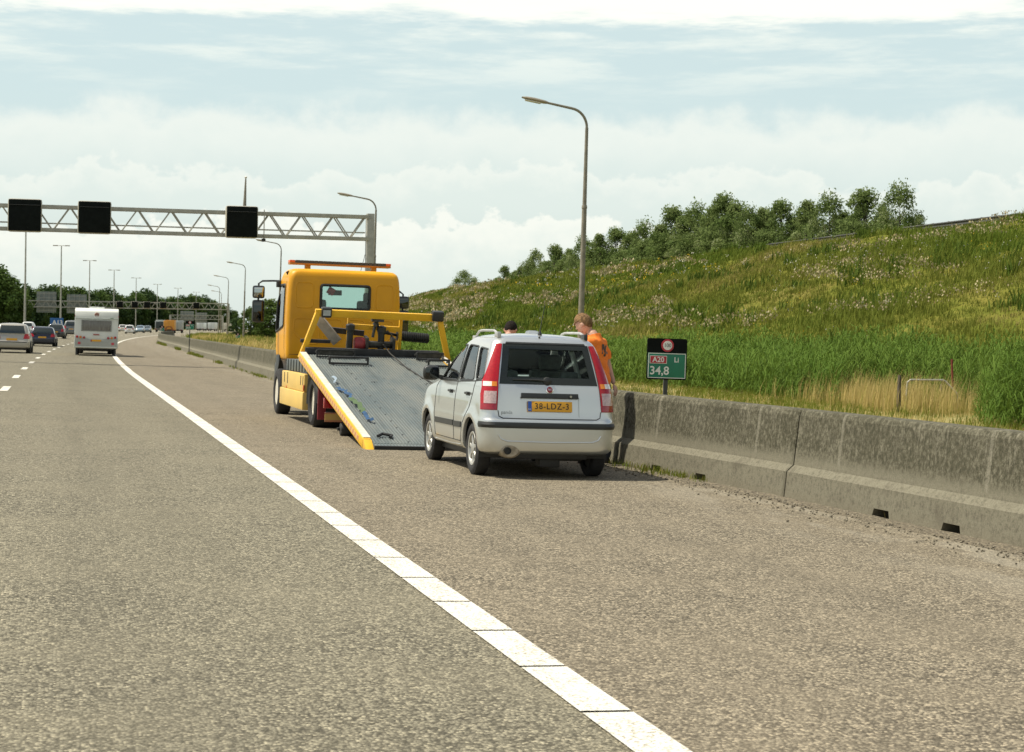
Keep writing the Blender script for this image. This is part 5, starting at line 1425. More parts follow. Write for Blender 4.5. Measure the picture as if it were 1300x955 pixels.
        MB().bar((s * 1.02, -2.35, .12), (s * .80, -1.4, .30), .10, .10).bar((s * 1.02 - .14, -2.35, .10), (s * 1.02 + .14, -2.35, .10), .05, .05).build('roller_arm', M_chas, root, bevel=.01)
    # ---- cab
    CAB = [(1.00, .98, 4.25, 5.78, .10, .2), (1.06, 1.035, 4.205, 5.86, .09, .2), (1.5, 1.05, 4.20, 5.88, .09, .2), (2.0, 1.045, 4.20, 5.80, .09, .2), (2.42, 1.03, 4.205, 5.58, .10, .2), (2.58, 1.005, 4.225, 5.44, .12, .2), (2.645, .955, 4.275, 5.34, .14, .2), (2.675, .86, 4.38, 5.2, .16, .2), (2.685, .3, 4.7, 5.0, .1, .1)]
    C = catmull(CAB, 5)
    bmesh_ = loft([(plan_ring(w, yr, yf, rr, rf, .012, .10, .0, side=24, nr=14), z) for z, w, yr, yf, rr, rf in C]).mesh('cab')
    S = Skin(bmesh_)
    bi = bmesh.new(); bi.from_mesh(bmesh_); bi.normal_update()
    for v in bi.verts: v.co = v.co - v.normal * .05
    bmesh.ops.reverse_faces(bi, faces=bi.faces); bi.from_mesh(bmesh_)
    jo = bpy.data.objects.new('cab', bpy.data.meshes.new('cab')); COL.objects.link(jo); bi.to_mesh(jo.data); bi.free(); jo.data.materials.append(M_yel)
    rw = [(-.44, 1.955), (.46, 1.955), (.46, 2.385), (-.44, 2.385)]
    sw = [(4.62, 1.62), (5.62, 1.50), (5.50, 2.38), (4.62, 2.38)]
    wsx = [(-.92, 1.60), (.92, 1.60), (.86, 2.44), (-.86, 2.44)]
    cuts = [MB().prism(rounded(rw, .05), (0, 1.0, 0), lambda a, b: (a, 3.8, b)).build('c', None), MB().prism(rounded(sw, .06), (4, 0, 0), lambda a, b: (-2, a, b)).build('c', None), MB().prism(rounded(wsx, .06), (0, 1.6, 0), lambda a, b: (a, 4.95, b)).build('c', None)]
    boolean(jo, cuts); smooth_obj(jo, 32); jo.parent = root
    S.fan(rounded(rw, .05), 'rear', -.02, -.014, 3, 2).build('rear_window', M_truckglass, jo)
    S.line(rounded(rw, .05), 'rear', .026, .0, 3, 8, True).build('window_seal', M_black, jo)
    S.fan(rounded(wsx, .06), 'front', -.02, -.014, 4, 2).build('windscreen', M_truckglass, jo)
    for sd in ('left', 'right'):
        S.fan(rounded(sw, .06), sd, -.02, -.014, 4, 2).build('side_window', M_glass, jo)
        S.line(rounded(sw, .06), sd, .022, .0, 3, 8, True).build('window_seal', M_black, jo)
        S.line([(4.52, 2.44), (4.50, 1.05)], sd, .006, 0).build('door_seam', M_seam, jo)
    pan = MB()
    def emb(poly, r=.08):
        m = S.line(rounded(poly, r, 4), 'rear', .014, -.005, 2, 6, True); b = len(pan.v); pan.v += m.v; pan.f.extend(tuple(i + b for i in f) for f in m.f)
    for s in (-1, 1):
        emb([(s * .90, 1.96), (s * .58, 1.96), (s * .58, 2.42), (s * .90, 2.42)])
        emb([(s * .92, 1.50), (s * .70, 1.30), (s * .46, 1.30), (s * .46, 1.76), (s * .92, 1.76)])
    emb([(-.38, 1.34), (-.04, 1.34), (-.04, 1.76), (-.38, 1.76)]); emb([(.04, 1.34), (.38, 1.34), (.38, 1.76), (.04, 1.76)])
    pan.build('pressed_panels', M_yel, jo)
    S.line([(-.98, 1.10), (.98, 1.10)], 'rear', .006, 0, 10).build('panel_seam', M_seam, jo)
    for x in (-.25, .15, .40):
        MB().tube([(x, 4.15, 1.0), (x + .03, 4.08, .9), (x + .10, 3.6, .82), (x + .12, 3.0, .80)], .018, 6).build('hose', M_black, root)
    # cab inside
    for x in (-.55, .55): MB().box(x, 4.55, 1.65, .52, .16, .95).box(x, 4.53, 2.18, .30, .12, .2).build('seat', M_seat, jo, bevel=.05)
    MB().box(-.24, 4.33, 2.28, .13, .03, .13, Matrix.Rotation(.5, 3, 'Y')).build('red_pennant', pbr('red cloth', (.45, .03, .03), .8), jo)
    MB().box(0, 5.45, 1.45, 1.8, .4, .3).build('dashboard', M_int, jo, bevel=.05)
    MB().box(0, 5.0, 1.08, 1.9, 1.4, .1).build('cab_floor', M_int, jo)
    MB().box(.02, 5.45, 2.28, .26, .02, .10).build('interior_mirror', M_int, jo, bevel=.02)
    # lower front
    fb = MB().box(0, 5.70, .62, 2.06, .42, .62).build('front_bumper', M_trim, root, bevel=.06)
    for s in (-1, 1):
        MB().box(s * 1.0, 5.28, .72, .12, .40, .72).build('cab_step', M_trim, fb, bevel=.03)
        MB().box(s * .75, 5.92, .66, .34, .03, .16).build('headlamp', M_white_lens, fb, bevel=.02)
    # mirrors
    for s, dx_, dz in ((-1, 0, 0), (1, -.09, -.10)):
        arm = MB().tube([(s * 1.00, 5.40, 2.46 + dz), (s * 1.16, 5.44, 2.46 + dz), (s * (1.36 + dx_), 5.46, 2.45 + dz), (s * (1.43 + dx_), 5.46, 2.40 + dz), (s * (1.43 + dx_), 5.46, 1.66 + dz)], .018, 8)
        ao = arm.build('mirror_arm', M_trim, root)
        for zc, hh, ww in ((2.24, .24, .23), (1.88, .42, .23)):
            b = MB().box(s * (1.43 + dx_), 5.44, zc + dz, ww, .10, hh).build('mirror_housing', M_trim, ao, bevel=.045)
            MB().box(s * (1.43 + dx_), 5.386, zc + dz, ww - .05, .006, hh - .06).build('mirror_glass', pbr('mirror glass' if zc > 2 and s < 0 else 'dark mirror glass', (.35, .38, .38) if zc > 2 and s < 0 else (.06, .065, .065), .05, 1.0, var=0), b, bevel=.002)
        MB().box(s * 1.06, 5.36, 2.40 + dz, .10, .14, .12).build('mirror_bracket', M_trim, ao, bevel=.02)
    # roof light bar
    lb = MB().box(-.02, 4.78, 2.775, 1.90, .26, .035).build('light_bar', pbr('amber plastic', (.42, .17, .02), .3, var=.1), root, bevel=.015)
    for i in range(20):
        MB().box(-.82 + i * .085, 4.78, 2.815, .072, .27, .05).build('light_segment', pbr('dark segment', (.05, .042, .032), .3), lb)
    for s in (-1, 1):
        MB().box(s * .90 - .02, 4.78, 2.815, .10, .25, .05).build('beacon_lens', pbr('orange lens', (.75, .13, .015), .25), lb, bevel=.012)
        MB().box(s * .62, 4.78, 2.72, .10, .10, .11).build('bar_foot', M_yel, lb)
    ae = MB().tube([(-.98, 4.6, 2.55), (-1.02, 4.6, 2.62)], .03, 8).build('cab_beacon', M_black, root)
    MB().tube([(.40, 4.9, 2.68), (.44, 4.7, 3.0)], .005, 5).build('aerial', M_black, root)
    return root, dk
truck, deck = build_truck()
# lashing strap lying along the left deck rail
st = thing('lashing_strap', 'crumpled blue and green lashing strap lying along the left edge of the deck', 'strap')
bpy.context.view_layer.update()
DM = deck.matrix_world
def deckpt(x, y, z): return DM @ Vector((x, y, z))
st.location = deckpt(-1.02, 2.6, .02)
def ribbon(pts, w, nm, mat):
    rows = []; q = []
    for (a, b) in zip(pts, pts[1:]):
        for j in range(3):
            t = j / 3; q.append((a[0] + (b[0] - a[0]) * t + random.uniform(-.018, .018), a[1] + (b[1] - a[1]) * t, a[2] + random.uniform(0, .03)))
    q.append(pts[-1])
    for i, (x, y, z) in enumerate(q):
        tw = .9 * math.sin(i * 1.7)
        a, b = deckpt(x - w / 2 * math.cos(tw), y, z + .012), deckpt(x + w / 2 * math.cos(tw), y + .02, z + .012 + w / 2 * abs(math.sin(tw)))
        rows.append([a - st.location, b - st.location])
    return MB().grid(rows).build(nm, mat, st, fix=False)
Mb = pbr('strap blue', (.018, .062, .14), .9); Mg = pbr('strap green', (.06, .10, .042), .9)
ribbon([(-1.03, 4.15, .05), (-1.01, 4.0, .04), (-1.04, 3.9, .02)], .05, 'strap_end', pbr('pale strap', (.25, .32, .38), .7))
ribbon([(-1.04, 3.55, .02), (-1.0, 3.35, .03), (-.98, 3.15, .02), (-.96, 2.95, .025), (-.97, 2.75, .02)], .06, 'blue_webbing', Mb)
ribbon([(-.97, 2.75, .022), (-.96, 2.45, .03), (-.95, 2.15, .022), (-.95, 1.85, .02)], .085, 'green_webbing', Mg)
ribbon([(-.95, 1.82, .022), (-.98, 1.62, .03), (-.95, 1.42, .022), (-.92, 1.28, .03)], .06, 'blue_webbing', Mb)
hk = MB().tube([deckpt(-1.00, .42, .03) - st.location, deckpt(-.92, .50, .045) - st.location, deckpt(-.80, .46, .03) - st.location, deckpt(-.84, .36, .03) - st.location], .022, 6).build('strap_hook', M_chas, st)

# ================================================================== PEOPLE
def skin_mesh(verts, edges, radii, root_i=0, sub=1):
    me = bpy.data.meshes.new('skin'); me.from_pydata([tuple(v) for v in verts], edges, [])
    o = bpy.data.objects.new('skin', me); COL.objects.link(o)
    m = o.modifiers.new('s', 'SKIN'); m.use_smooth_shade = True
    for i, r in enumerate(radii):
        sv = me.skin_vertices[0].data[i]; sv.radius = r if isinstance(r, tuple) else (r, r); sv.use_root = (i == root_i)
    sd = o.modifiers.new('u', 'SUBSURF'); sd.levels = sub; sd.render_levels = sub
    bpy.context.view_layer.update()
    out = bpy.data.meshes.new_from_object(o.evaluated_get(bpy.context.evaluated_depsgraph_get()))
    bpy.data.objects.remove(o); bpy.data.meshes.remove(me)
    return out
def remesh(me, size, smooth=4):
    o = bpy.data.objects.new('r', me); COL.objects.link(o)
    m = o.modifiers.new('r', 'REMESH'); m.mode = 'VOXEL'; m.voxel_size = size; m.use_smooth_shade = True
    if smooth:
        k_ = o.modifiers.new('k', 'SMOOTH'); k_.factor = .5; k_.iterations = smooth
    bpy.context.view_layer.update()
    out = bpy.data.meshes.new_from_object(o.evaluated_get(bpy.context.evaluated_depsgraph_get()))
    bpy.data.objects.remove(o); return out
def join_meshes(ms):
    bm = bmesh.new()
    for m in ms: bm.from_mesh(m)
    out = bpy.data.meshes.new('j'); bm.to_mesh(out); bm.free(); return out
def ellipsoid(c, r, M=None, nu=20, nv=14, warp=None):
    mb = MB()
    for i in range(nv + 1):
        a = -PI / 2 + PI * i / nv
        for j in range(nu):
            b = 2 * PI * j / nu; p = Vector((math.cos(a) * math.cos(b), math.cos(a) * math.sin(b), math.sin(a)))
            if warp: p = warp(p)
            p = Vector((p.x * r[0], p.y * r[1], p.z * r[2]))
            if M is not None: p = M @ p
            mb.v.append(p + Vector(c))
    for i in range(nv):
        for j in range(nu): mb.f.append((i * nu + j, i * nu + (j + 1) % nu, (i + 1) * nu + (j + 1) % nu, (i + 1) * nu + j))
    return mb.mesh('e')
M_skin = pbr('skin', (.48, .27, .19), .55, var=.08, vscale=9)
M_orange = pbr('orange shirt', (.80, .19, .018), .85, var=.06, vscale=10, bump=.5, bscale=9)
M_jean = pbr('dark trousers', (.035, .042, .06), .85, var=.2, vscale=14)
M_shoe = pbr('dark shoes', (.03, .026, .022), .6)
M_hairb = pbr('sandy hair', (.175, .105, .050), .8, var=.45, vscale=45, bump=.9, bscale=60, spec=.15, stretch=(1, 1, .4))
M_haird = pbr('dark hair', (.016, .012, .010), .8, var=.4, vscale=40, bump=.8, bscale=60, spec=.1)

def person(label, loc, rz, lean, head_yaw, head_pitch, armR, armL, hair, height=1.0, group=None):
    """local: +y is where the person faces, +x their right. arm*: (elbow, wrist) points relative to the shoulder"""
    root = thing('person', label, 'person', loc, (0, 0, rz), group)
    root.scale = (height,) * 3
    L = Matrix.Rotation(-lean, 3, 'X')           # torso leans forward about the hips
    hip = Vector((0, 0, .95))
    T = lambda p: hip + L @ (Vector(p) - hip)
    pel, bel, che, nck = Vector((0, 0, .93)), T((0, .01, 1.10)), T((0, .01, 1.32)), T((0, -.01, 1.50))
    hd = T((0, .02, 1.575))
    sh = {s: T((s * .175, -.01, 1.43)) for s in (1, -1)}
    el, wr = {}, {}
    for s, a in ((1, armR), (-1, armL)): el[s] = sh[s] + Vector(a[0]); wr[s] = sh[s] + Vector(a[1])
    hipj = {s: Vector((s * .095, 0, .90)) for s in (1, -1)}; kn = {s: Vector((s * .11, .03, .50)) for s in (1, -1)}; an = {s: Vector((s * .115, -.02, .09)) for s in (1, -1)}; to = {s: Vector((s * .135, .15, .035)) for s in (1, -1)}
    # bare body: one skinned skeleton
    V = [pel, bel, che, nck, hd]; E = [(0, 1), (1, 2), (2, 3), (3, 4)]; Rr = [(.15, .11), (.135, .10), (.155, .105), (.058, .06), (.06, .065)]
    for s in (1, -1):
        b = len(V); V += [sh[s], el[s], wr[s]]; Rr += [.056, .042, .029]; E += [(2, b), (b, b + 1), (b + 1, b + 2)]
        b = len(V); V += [hipj[s], kn[s], an[s], to[s]]; Rr += [.085, .055, .042, .035]; E += [(0, b), (b, b + 1), (b + 1, b + 2), (b + 2, b + 3)]
    parts = [skin_mesh(V, E, Rr, 0, 2)]
    # hands: palm, four unequal fingers and a thumb, all as skinned chains
    for s in (1, -1):
        d = (wr[s] - el[s]).normalized(); side = d.cross(Vector((0, 1, 0)) if abs(d.y) < .9 else Vector((0, 0, 1))).normalized(); nrm = side.cross(d).normalized()
        palm0, palm1 = wr[s], wr[s] + d * .085
        parts.append(skin_mesh([palm0, wr[s] + d * .045, palm1], [(0, 1), (1, 2)], [(.026, .020), (.038, .018), (.038, .014)], 0, 2))
        for i, ln in enumerate((.062, .074, .070, .055)):
            o_ = palm1 + side * (.030 - .020 * i) - d * .015
            parts.append(skin_mesh([o_, o_ + d * ln * .45 + nrm * .006, o_ + d * ln * .75 + nrm * .022, o_ + d * ln * .9 + nrm * .042], [(0, 1), (1, 2), (2, 3)], [.0095, .009, .008, .0065], 0, 1))
        o_ = wr[s] + d * .03 + side * .030
        parts.append(skin_mesh([o_, o_ + d * .03 + side * .022, o_ + d * .058 + side * .026 + nrm * .012], [(0, 1), (1, 2)], [.012, .0105, .008], 0, 1))
    # head
    HM = L @ Matrix.Rotation(head_yaw, 3, 'Z') @ Matrix.Rotation(-head_pitch, 3, 'X')
    hc = hd + HM @ Vector((0, .012, .105))
    def skull(p):
        q = p.copy()
        if p.z < 0: q.x *= 1 - .28 * p.z * p.z; q.y *= (1 + .10 * -p.z) if p.y > 0 else (1 - .30 * p.z * p.z)
        return q
    H = lambda p: hc + HM @ Vector(p)
    parts.append(ellipsoid(hc, (.076, .098, .118), HM, 24, 18, skull))
    parts.append(ellipsoid(H((0, .100, -.022)), (.015, .020, .026), HM)); parts.append(ellipsoid(H((0, .088, .018)), (.050, .016, .012), HM))
    parts.append(ellipsoid(H((0, .090, -.066)), (.026, .012, .008), HM)); parts.append(ellipsoid(H((0, .080, -.098)), (.026, .020, .018), HM))
    for s in (1, -1): parts.append(ellipsoid(H((s * .078, -.008, -.012)), (.010, .020, .032), HM))
    body = remesh(join_meshes(parts), .0075, 2)
    bo = link('body', body, M_skin, root, angle=60)
    for s in (1, -1):
        e = link('eye', ellipsoid(H((s * .031, .087, .004)), (.011, .008, .007), HM, 10, 8), pbr('eye', (.05, .045, .04), .2), bo)
    # hair cap
    def cap(p):
        q = p.copy(); q.z = max(q.z, -.92 if p.y < -.2 else -.60 if p.y < -.0 else -.22 if p.y < .1 else .30 + .25 * max(0, p.y - .1)); return q * (1 + .03 * math.sin(p.x * 31 + p.y * 17) * math.cos(p.z * 23 + p.y * 11))
    link('hair', ellipsoid(H((0, -.012, .018)), (.084, .103, .120), HM, 40, 26, cap), hair, root, angle=70)
    # clothes are grown from the body surface, bone by bone, so they always cover it
    bones = [('t', pel, bel), ('t', bel, che), ('n', che, nck), ('h', nck, hd + Vector((0, 0, .2)))]
    for s in (1, -1): bones += [('t', che, sh[s]), ('u', sh[s], el[s]), ('f', el[s], wr[s] + (wr[s] - el[s]) * .8), ('l', hipj[s], kn[s]), ('l', kn[s], an[s]), ('o', an[s], to[s] + Vector((0, .1, 0))), ('l', pel + Vector((0, 0, -.03)), hipj[s])]
    def nearest(p):
        best = None
        for kd, a_, b_ in bones:
            d_ = b_ - a_; t = max(0, min(1, (p - a_).dot(d_) / d_.length_squared)); q = (p - (a_ + d_ * t)).length
            if kd in 'tl': q -= .04
            if best is None or q < best[0]: best = (q, kd, t)
        return best[1], best[2]
    body.calc_loop_triangles(); own = [nearest(v.co) for v in body.vertices]
    def cloth(name, mat, test, off_, fold):
        bm = bmesh.new(); bm.from_mesh(body); bm.verts.ensure_lookup_table(); bm.normal_update()
        keep = [test(own[i], bm.verts[i].co) for i in range(len(bm.verts))]
        nv = [v.normal.copy() for v in bm.verts]
        for i, v in enumerate(bm.verts):
            c_ = v.co; v.co = c_ + nv[i] * (off_(c_, own[i]) + fold * (math.sin(c_.z * 46 + c_.x * 21 + math.sin(c_.y * 30)) + .7 * math.sin(c_.x * 60 - c_.z * 33)))
        bmesh.ops.delete(bm, geom=[f for f in bm.faces if not all(keep[v.index] for v in f.verts)], context='FACES')
        me = bpy.data.meshes.new(name); bm.to_mesh(me); bm.free()
        o = link(name, me, mat, root, angle=70)
        return o
    so = cloth('shirt', M_orange, lambda w, c_: (w[0] == 't' and c_.z > .86) or w[0] == 'n' or (w[0] == 'h' and w[1] < .05) or (w[0] == 'u' and w[1] < .78), lambda c_, w: .016 + .016 * max(0, min(1, (1.15 - c_.z) / .2)) + (.014 * w[1] if w[0] == 'u' else 0), .004)
    cloth('trousers', M_jean, lambda w, c_: (w[0] == 'l' or (w[0] == 't' and c_.z < .97)) and c_.z > .07, lambda c_, w: .013 + (.016 if c_.z < .45 else 0), .003)
    for s in (1, -1):
        link('shoe', remesh(skin_mesh([an[s] + Vector((0, -.05, -.045)), an[s] + Vector((0, .03, -.04)), to[s] + Vector((0, .0, 0)), to[s] + Vector((0, .07, -.002))], [(0, 1), (1, 2), (2, 3)], [(.045, .045), (.05, .05), (.05, .036), (.042, .03)], 0, 2), .009, 2), M_shoe, root)
    return root, so, T
# facing away and left: local +y -> (-.80,.60)
m1, shirt1, T1 = person('person in an orange shirt with black print standing between hatchback and barrier, head bowed', (6.41, 21.33, float(zg(6.41, 21.33))), math.radians(47), .20, .05, .62,
                        ((.06, -.06, -.27), (.02, -.16, -.50)), ((-.10, .14, -.22), (-.02, .40, -.25)), M_hairb, 1.06)
# black print on the back of the shirt, pressed onto the cloth
def print_on(shirt, body_txt, size, cx, cz, xs=1.0, tilt=0.0):
    me = text_mesh(body_txt, size, 0.0, bold=.006, xs=xs); bm = bmesh.new(); bm.from_mesh(me)
    bmesh.ops.subdivide_edges(bm, edges=bm.edges, cuts=1); b = bvh_of(shirt.data)
    ct, st_ = math.cos(tilt), math.sin(tilt)
    for v in bm.verts:
        x, z = v.co.x * ct - v.co.y * st_, v.co.x * st_ + v.co.y * ct
        p, n, _, _ = b.ray_cast(Vector((cx + x, -2, cz + z)), Vector((0, 1, 0)), 4)
        if p is None: p, n, _, _ = b.find_nearest(Vector((cx + x, -.2, cz + z)))
        v.co = p + n * .004
    bm.to_mesh(me); bm.free()
    return link('back_print', me, M_ink, shirt, smooth=False)
print_on(shirt1, '/JC', .145, .03, 1.33, 1.0, -.05)
m2, shirt2, T2 = person('person with dark hair in an orange shirt bending down in front of the hatchback', (5.66, 23.2, float(zg(5.66, 23.2))), math.radians(-25), .30, .0, .85,
                        ((.05, .10, -.26), (.0, .20, -.48)), ((-.05, .12, -.26), (.02, .24, -.46)), M_haird, 1.03)

# ================================================================== OTHER TRAFFIC
def paint(name, col, metal=.3): return pbr(name, col, .32, metal, var=.02, vscale=1, coat=.5)
M_carglass = pbr('dark car window', (.020, .028, .028), .06, var=.1, spec=.6)
def traffic_car(label, loc, rz, L, Wd, Ht, mat, estate=False, front=False, name='car', cat='car', plate=True, lamp=M_red):
    root = thing(name, label, cat, loc, (0, .02, rz))
    ctrl = [list(r) for r in HATCH]
    if estate:
        for r in ctrl:
            if r[0] > 1.0: r[2] = max(-.49, r[2] - .06)
    sx, sy, sz = Wd / 1.594, L / 3.545, Ht / 1.573
    AX = (0.0, 2.28)
    rings = [([(x * sx, (y - 1.19) * sy) for x, y in h], z * sz) for h, z in body_rings(ctrl, AX, 3)]
    me = loft(rings).mesh('body'); S = Skin(me)
    o = link('body', me, mat, root, angle=35)
    Y = lambda y: (y - 1.19) * sy
    Z = lambda z: z * sz
    S.patch([(-.57 * sx, Z(1.03)), (-.49 * sx, Z(1.44))], [(.57 * sx, Z(1.03)), (.49 * sx, Z(1.44))], 'rear', -.01, .008, 12, 8).build('rear_window', M_carglass, root)
    S.patch([(-.62 * sx, Z(1.06)), (-.52 * sx, Z(1.42))], [(.62 * sx, Z(1.06)), (.52 * sx, Z(1.42))], 'front', -.01, .008, 12, 8).build('windscreen', M_carglass, root)
    for sd in ('left', 'right'):
        S.patch([(Y(-.30), Z(1.06)), (Y(-.14), Z(1.40))], [(Y(1.66), Z(1.03)), (Y(1.12), Z(1.42))], sd, -.01, .006, 16, 6).build('side_windows', M_carglass, root)
    for s in (-1, 1):
        S.patch([(s * .50 * sx, Z(.76)), (s * .56 * sx, Z(1.02))], [(s * .765 * sx, Z(.76)), (s * .755 * sx, Z(1.02))], 'rear', -.01, .012, 5, 5).build('tail_lamp', lamp, root)
        S.patch([(s * .42 * sx, Z(.66)), (s * .45 * sx, Z(.80))], [(s * .70 * sx, Z(.68)), (s * .70 * sx, Z(.84))], 'front', -.01, .012, 5, 4).build('headlamp', M_white_lens, root)
        for ay in AX:
            make_wheel(root, s * (.70 * sx), Y(ay), .31 * sz, .19, .19 * sz, 'plain')
            MB().lathe([(.36 * sz, -.02), (.36 * sz, .10)], c=(s * .74 * sx, Y(ay), .31 * sz), axis='x', n=24).build('wheel_arch', M_black, root)
        MB().box(s * .93 * sx, Y(1.72), Z(1.05), .2, .1, .14).build('door_mirror', M_trim, root, bevel=.03)
    if plate:
        p, n = S.hit(0, Z(.72), 'rear'); MB().box(0, p.y - .012, Z(.72), .52, .012, .11).build('number_plate', M_plate, root)
    MB().box(0, Y(1.15), .25 * sz, 1.3 * sx, 3.0 * sy, .16).build('underbody', M_black, root)
    S.patch([(-.74 * sx, Z(.56)), (-.74 * sx, Z(.60))], [(.74 * sx, Z(.56)), (.74 * sx, Z(.60))], 'rear', -.01, .010, 14, 2).build('bumper_strip', M_trim, root)
    return root
def at_px(px, py_base, D):
    dxp = (px - 650) / FOCAL_PX; u = D * (fw.x + dxp * rt.x); v = D * (fw.y + dxp * rt.y); return (u, v, float(zg(u, v)) + .006)
def on_road(u, v, dz=0.006): return (u, v, float(zg(u, v)) + dz)
traffic_car('silver people carrier cut off by the left frame edge, seen from behind', on_road(-2.48, 95.9), heading(95), 4.4, 1.76, 1.50, paint('silver beige paint', (.36, .345, .30)), estate=True)
traffic_car('dark blue estate car in the left lane between silver car and caravan', on_road(-1.32, 126.6), heading(126), 4.6, 1.68, 1.32, paint('dark blue paint', (.012, .016, .032), .2), estate=True)
traffic_car('dark grey car ahead of the blue estate, partly hidden by it', on_road(-.72, 192), heading(192), 4.3, 1.75, 1.50, paint('dark grey paint', (.045, .05, .05)))
traffic_car('white van beyond the silver people carrier', on_road(-4.30, 240), heading(240), 4.6, 1.6, 1.62, paint('white paint', (.66, .67, .64), .0), estate=True, name='van', cat='van')
traffic_car('grey van with a pale roof half hidden left of the caravan', on_road(1.05, 233), heading(233), 5.0, 1.9, 1.95, paint('grey paint', (.16, .17, .165)), estate=True, name='van', cat='van')
traffic_car('small white car seen far off just right of the caravan roof', at_px(156, 0, 400), heading(400), 4.0, 1.7, 1.5, paint('white paint', (.66, .67, .64), .0))
traffic_car('white compact van on the far bend right of the caravan', at_px(165, 0, 325), heading(325), 4.0, 1.62, 1.55, paint('white paint', (.66, .67, .64), .0), estate=True, name='van', cat='van')
traffic_car('pale blue car on the far bend, left of the two', on_road(15.2, 378), heading(378) + PI, 4.2, 1.75, 1.5, paint('pale blue paint', (.22, .30, .36)), name='car')
traffic_car('grey blue car on the far bend, right behind the pale blue one', on_road(17.2, 392), heading(392) + PI, 4.3, 1.75, 1.5, paint('grey blue paint', (.14, .18, .20)), name='car')

# caravan and the car that tows it
def caravan():
    root = thing('caravan', 'white touring caravan with a curtained rear window in the right lane', 'caravan', on_road(1.55, 92.0), (0, .02, heading(92)))
    w = 2.24
    side = [(0, .42), (.0, .95), (-.015, 1.05), (.03, 2.2), (.10, 2.50), (.30, 2.60), (1.2, 2.66), (3.6, 2.62), (4.6, 2.40), (4.9, 1.8), (5.0, .9), (4.9, .45)]
    side = [(y, z) for y, z in side]
    M_cv = pbr('caravan white', (.64, .66, .61), .45, var=.03, vscale=1.5, dirt=((.46, .46, .40), .25))
    b = MB().prism(rounded(side, .08, 3), (w, 0, 0), lambda a, c: (-w / 2, a, c)).build('body', M_cv, root, bevel=.03)
    S = Skin(b.data)
    MB().box(0, .015, 1.68, 1.46, .05, .55).build('rear_window', pbr('curtained window', (.16, .155, .14), .25, var=.25, vscale=12, stretch=(3, 1, .2)), root, bevel=.02)
    fr = MB(); y0 = -.004
    for (cx, cz, sx, sz) in ((0, 1.97, 1.56, .04), (0, 1.39, 1.56, .04), (-.76, 1.68, .04, .6), (.76, 1.68, .04, .6)): fr.box(cx, y0 + .005, cz, sx, .05, sz)
    fr.build('window_frame', pbr('grey frame', (.26, .27, .25), .5), root)
    M_mould = pbr('grey moulding', (.42, .44, .40), .5)
    MB().box(0, .005, 2.06, 2.20, .03, .03).build('roof_moulding', M_mould, root)
    # lower moulded panel with V crease
    MB().prism([(-1.10, .46), (1.10, .46), (1.10, 1.02), (.55, .98), (.0, .86), (-.55, .98), (-1.10, 1.02)], (0, .05, 0), lambda a, c: (a, -.035, c)).build('rear_skirt', pbr('caravan grey', (.36, .375, .34), .5, var=.05), root, bevel=.012)
    MB().box(0, -.03, .50, 2.16, .05, .05).build('skirt_edge', M_cv, root)
    for s in (-1, 1):
        for x, m in ((.98, M_red), (.80, M_amber), (.62, M_redd)):
            MB().lathe([(.07, .0), (.065, -.03), (0, -.035)], c=(s * x, -.035, 1.05 - (.98 - x) * .10), axis='y', n=18).build('round_lamp', m, root)
        MB().box(s * .86, -.045, .70, .14, .02, .13).build('reflector', pbr('reflector red', (.50, .05, .07), .4), root, bevel=.03)
        MB().box(s * .60, 2.2, .45, .16, 1.2, .1).build('chassis_rail', M_black, root)
        make_wheel(root, s * .96, 2.3, .33, .2, .2, 'plain')
        MB().tube([(s * .98, .12, .46), (s * .98, .10, .03)], .05, 8).build('corner_steady', M_black, root)
        MB().box(s * 1.125, .05, 2.22, .02, .05, .08).build('marker_lamp', M_red, root)
    MB().box(0, .9, .42, 2.0, 1.5, .10).build('underfloor', M_black, root)
    pl = MB().box(0, -.05, .86, .52, .02, .11).build('number_plate', M_plate, root)
    MB().box(-.245, -.062, .86, .06, .01, .11).build('red_band', pbr('plate red', (.35, .06, .05), .5), pl)
    MB().box(0, -.035, 1.19, .32, .03, .07).build('brake_lamp', pbr('dim red', (.36, .10, .08), .4), root, bevel=.015)
    MB().lathe([(.095, 0), (.11, -.012), (.125, 0)], c=(0, .04, 2.30), axis='y', n=24).build('emblem', pbr('emblem red', (.45, .27, .22), .5), root)
    MB().box(.78, .0, 2.12, .16, .012, .03).build('emblem_strip', pbr('emblem green', (.10, .20, .10), .5), root)
    MB().box(.0, 2.4, 2.68, .8, .9, .14).build('roof_vent', M_cv, root, bevel=.05)
    root.scale = (.94, 1, .89)
    return root
caravan()
traffic_car('dark car towing the caravan, almost wholly hidden in front of it', on_road(1.68, 100.5), heading(100), 4.5, 1.68, 1.45, paint('dark grey paint', (.045, .05, .05)))

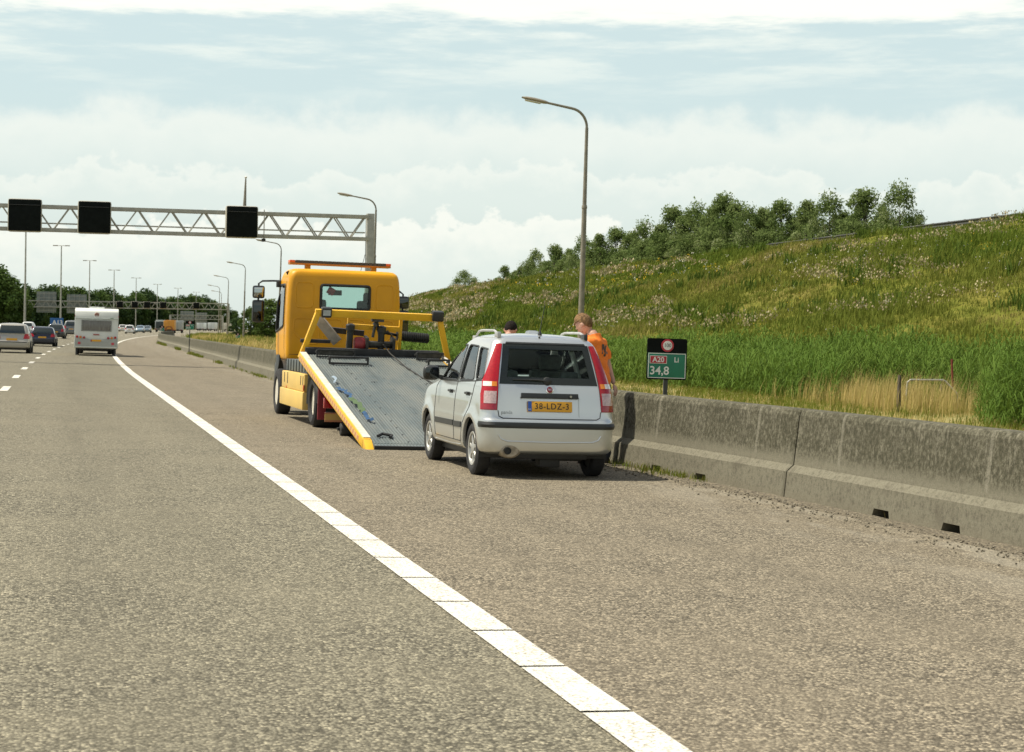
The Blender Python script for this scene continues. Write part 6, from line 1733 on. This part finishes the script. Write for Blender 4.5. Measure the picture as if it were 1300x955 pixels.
def lorry(label, loc, rz, body, L=7, Wd=2.45, H0=.95, H1=3.4, dark_rear=False, legs=None):
    root = thing('lorry', label, 'lorry', loc, (0, 0, rz))
    bx = MB().box(0, L / 2, (H0 + H1) / 2, Wd, L, H1 - H0).build('cargo_box', body, root, bevel=.06)
    if dark_rear: MB().box(0, -.012, (H0 + H1) / 2 + .05, Wd - .4, .03, H1 - H0 - .35).build('rear_door', pbr('dark door', (.035, .045, .045), .5), root, bevel=.02)
    else: MB().box(0, -.010, (H0 + H1) / 2, .03, .012, H1 - H0 - .2).build('door_gap', M_seam, root)
    MB().box(0, L / 2 + 1, .72, .9, L + 2, .26).build('chassis', M_black, root)
    MB().box(0, L + 1.1, 1.7, 2.3, 1.9, 2.3).build('cab', body, root, bevel=.12)
    for s in (-1, 1):
        for y in (1.6, L + 1.1): make_wheel(root, s * (Wd / 2 - .2), y, .48, .32, .28, 'plain')
        MB().box(s * (Wd / 2 - .2), .0, .72, .34, .06, .14).build('tail_lamp', M_red, root)
    MB().box(0, .05, .50, Wd - .2, .1, .12).build('underrun_bar', M_black, root)
    return root
Mw = pbr('lorry white', (.60, .63, .60), .5, var=.05)
lorry('grey framed lorry with dark rear doors where the road disappears behind the barrier', at_px(202.5, 424, 425), heading(425), pbr('lorry grey', (.33, .36, .34), .5), L=4, Wd=2.1, H0=.6, H1=2.6, dark_rear=True)
orl = lorry('orange lorry on the far bend beside the grey lorry', at_px(214.5, 423, 388), heading(388), pbr('lorry orange', (.62, .27, .03), .5, var=.08), L=5, Wd=2.3, H0=.75, H1=2.7)
MB().prism([(-.9, .75), (-.45, .75), (-.3, 1.25), (.3, 1.25), (.45, .75), (.9, .75), (.9, 1.0), (.5, 1.5), (-.5, 1.5), (-.9, 1.0)], (0, .02, 0), lambda a, c: (a, -.03, c)).build('dark_marking', pbr('dark orange', (.28, .10, .02), .5), orl)
lorry('pale grey lorry right of the orange lorry on the far bend', at_px(225, 423, 410), heading(410), pbr('lorry pale', (.34, .36, .34), .5), L=5, Wd=2.2, H0=.7, H1=2.5)
for px, lab in ((254, 'white lorry on the distant bend, left one of three'), (268, 'white lorry on the distant bend, middle one of three'), (286, 'cream lorry on the distant bend, right one of three')):
    lorry(lab, at_px(px, 423, 610), heading(610), Mw if px < 280 else pbr('lorry cream', (.55, .52, .42), .5), L=5, Wd=2.4, H0=.6, H1=2.9)
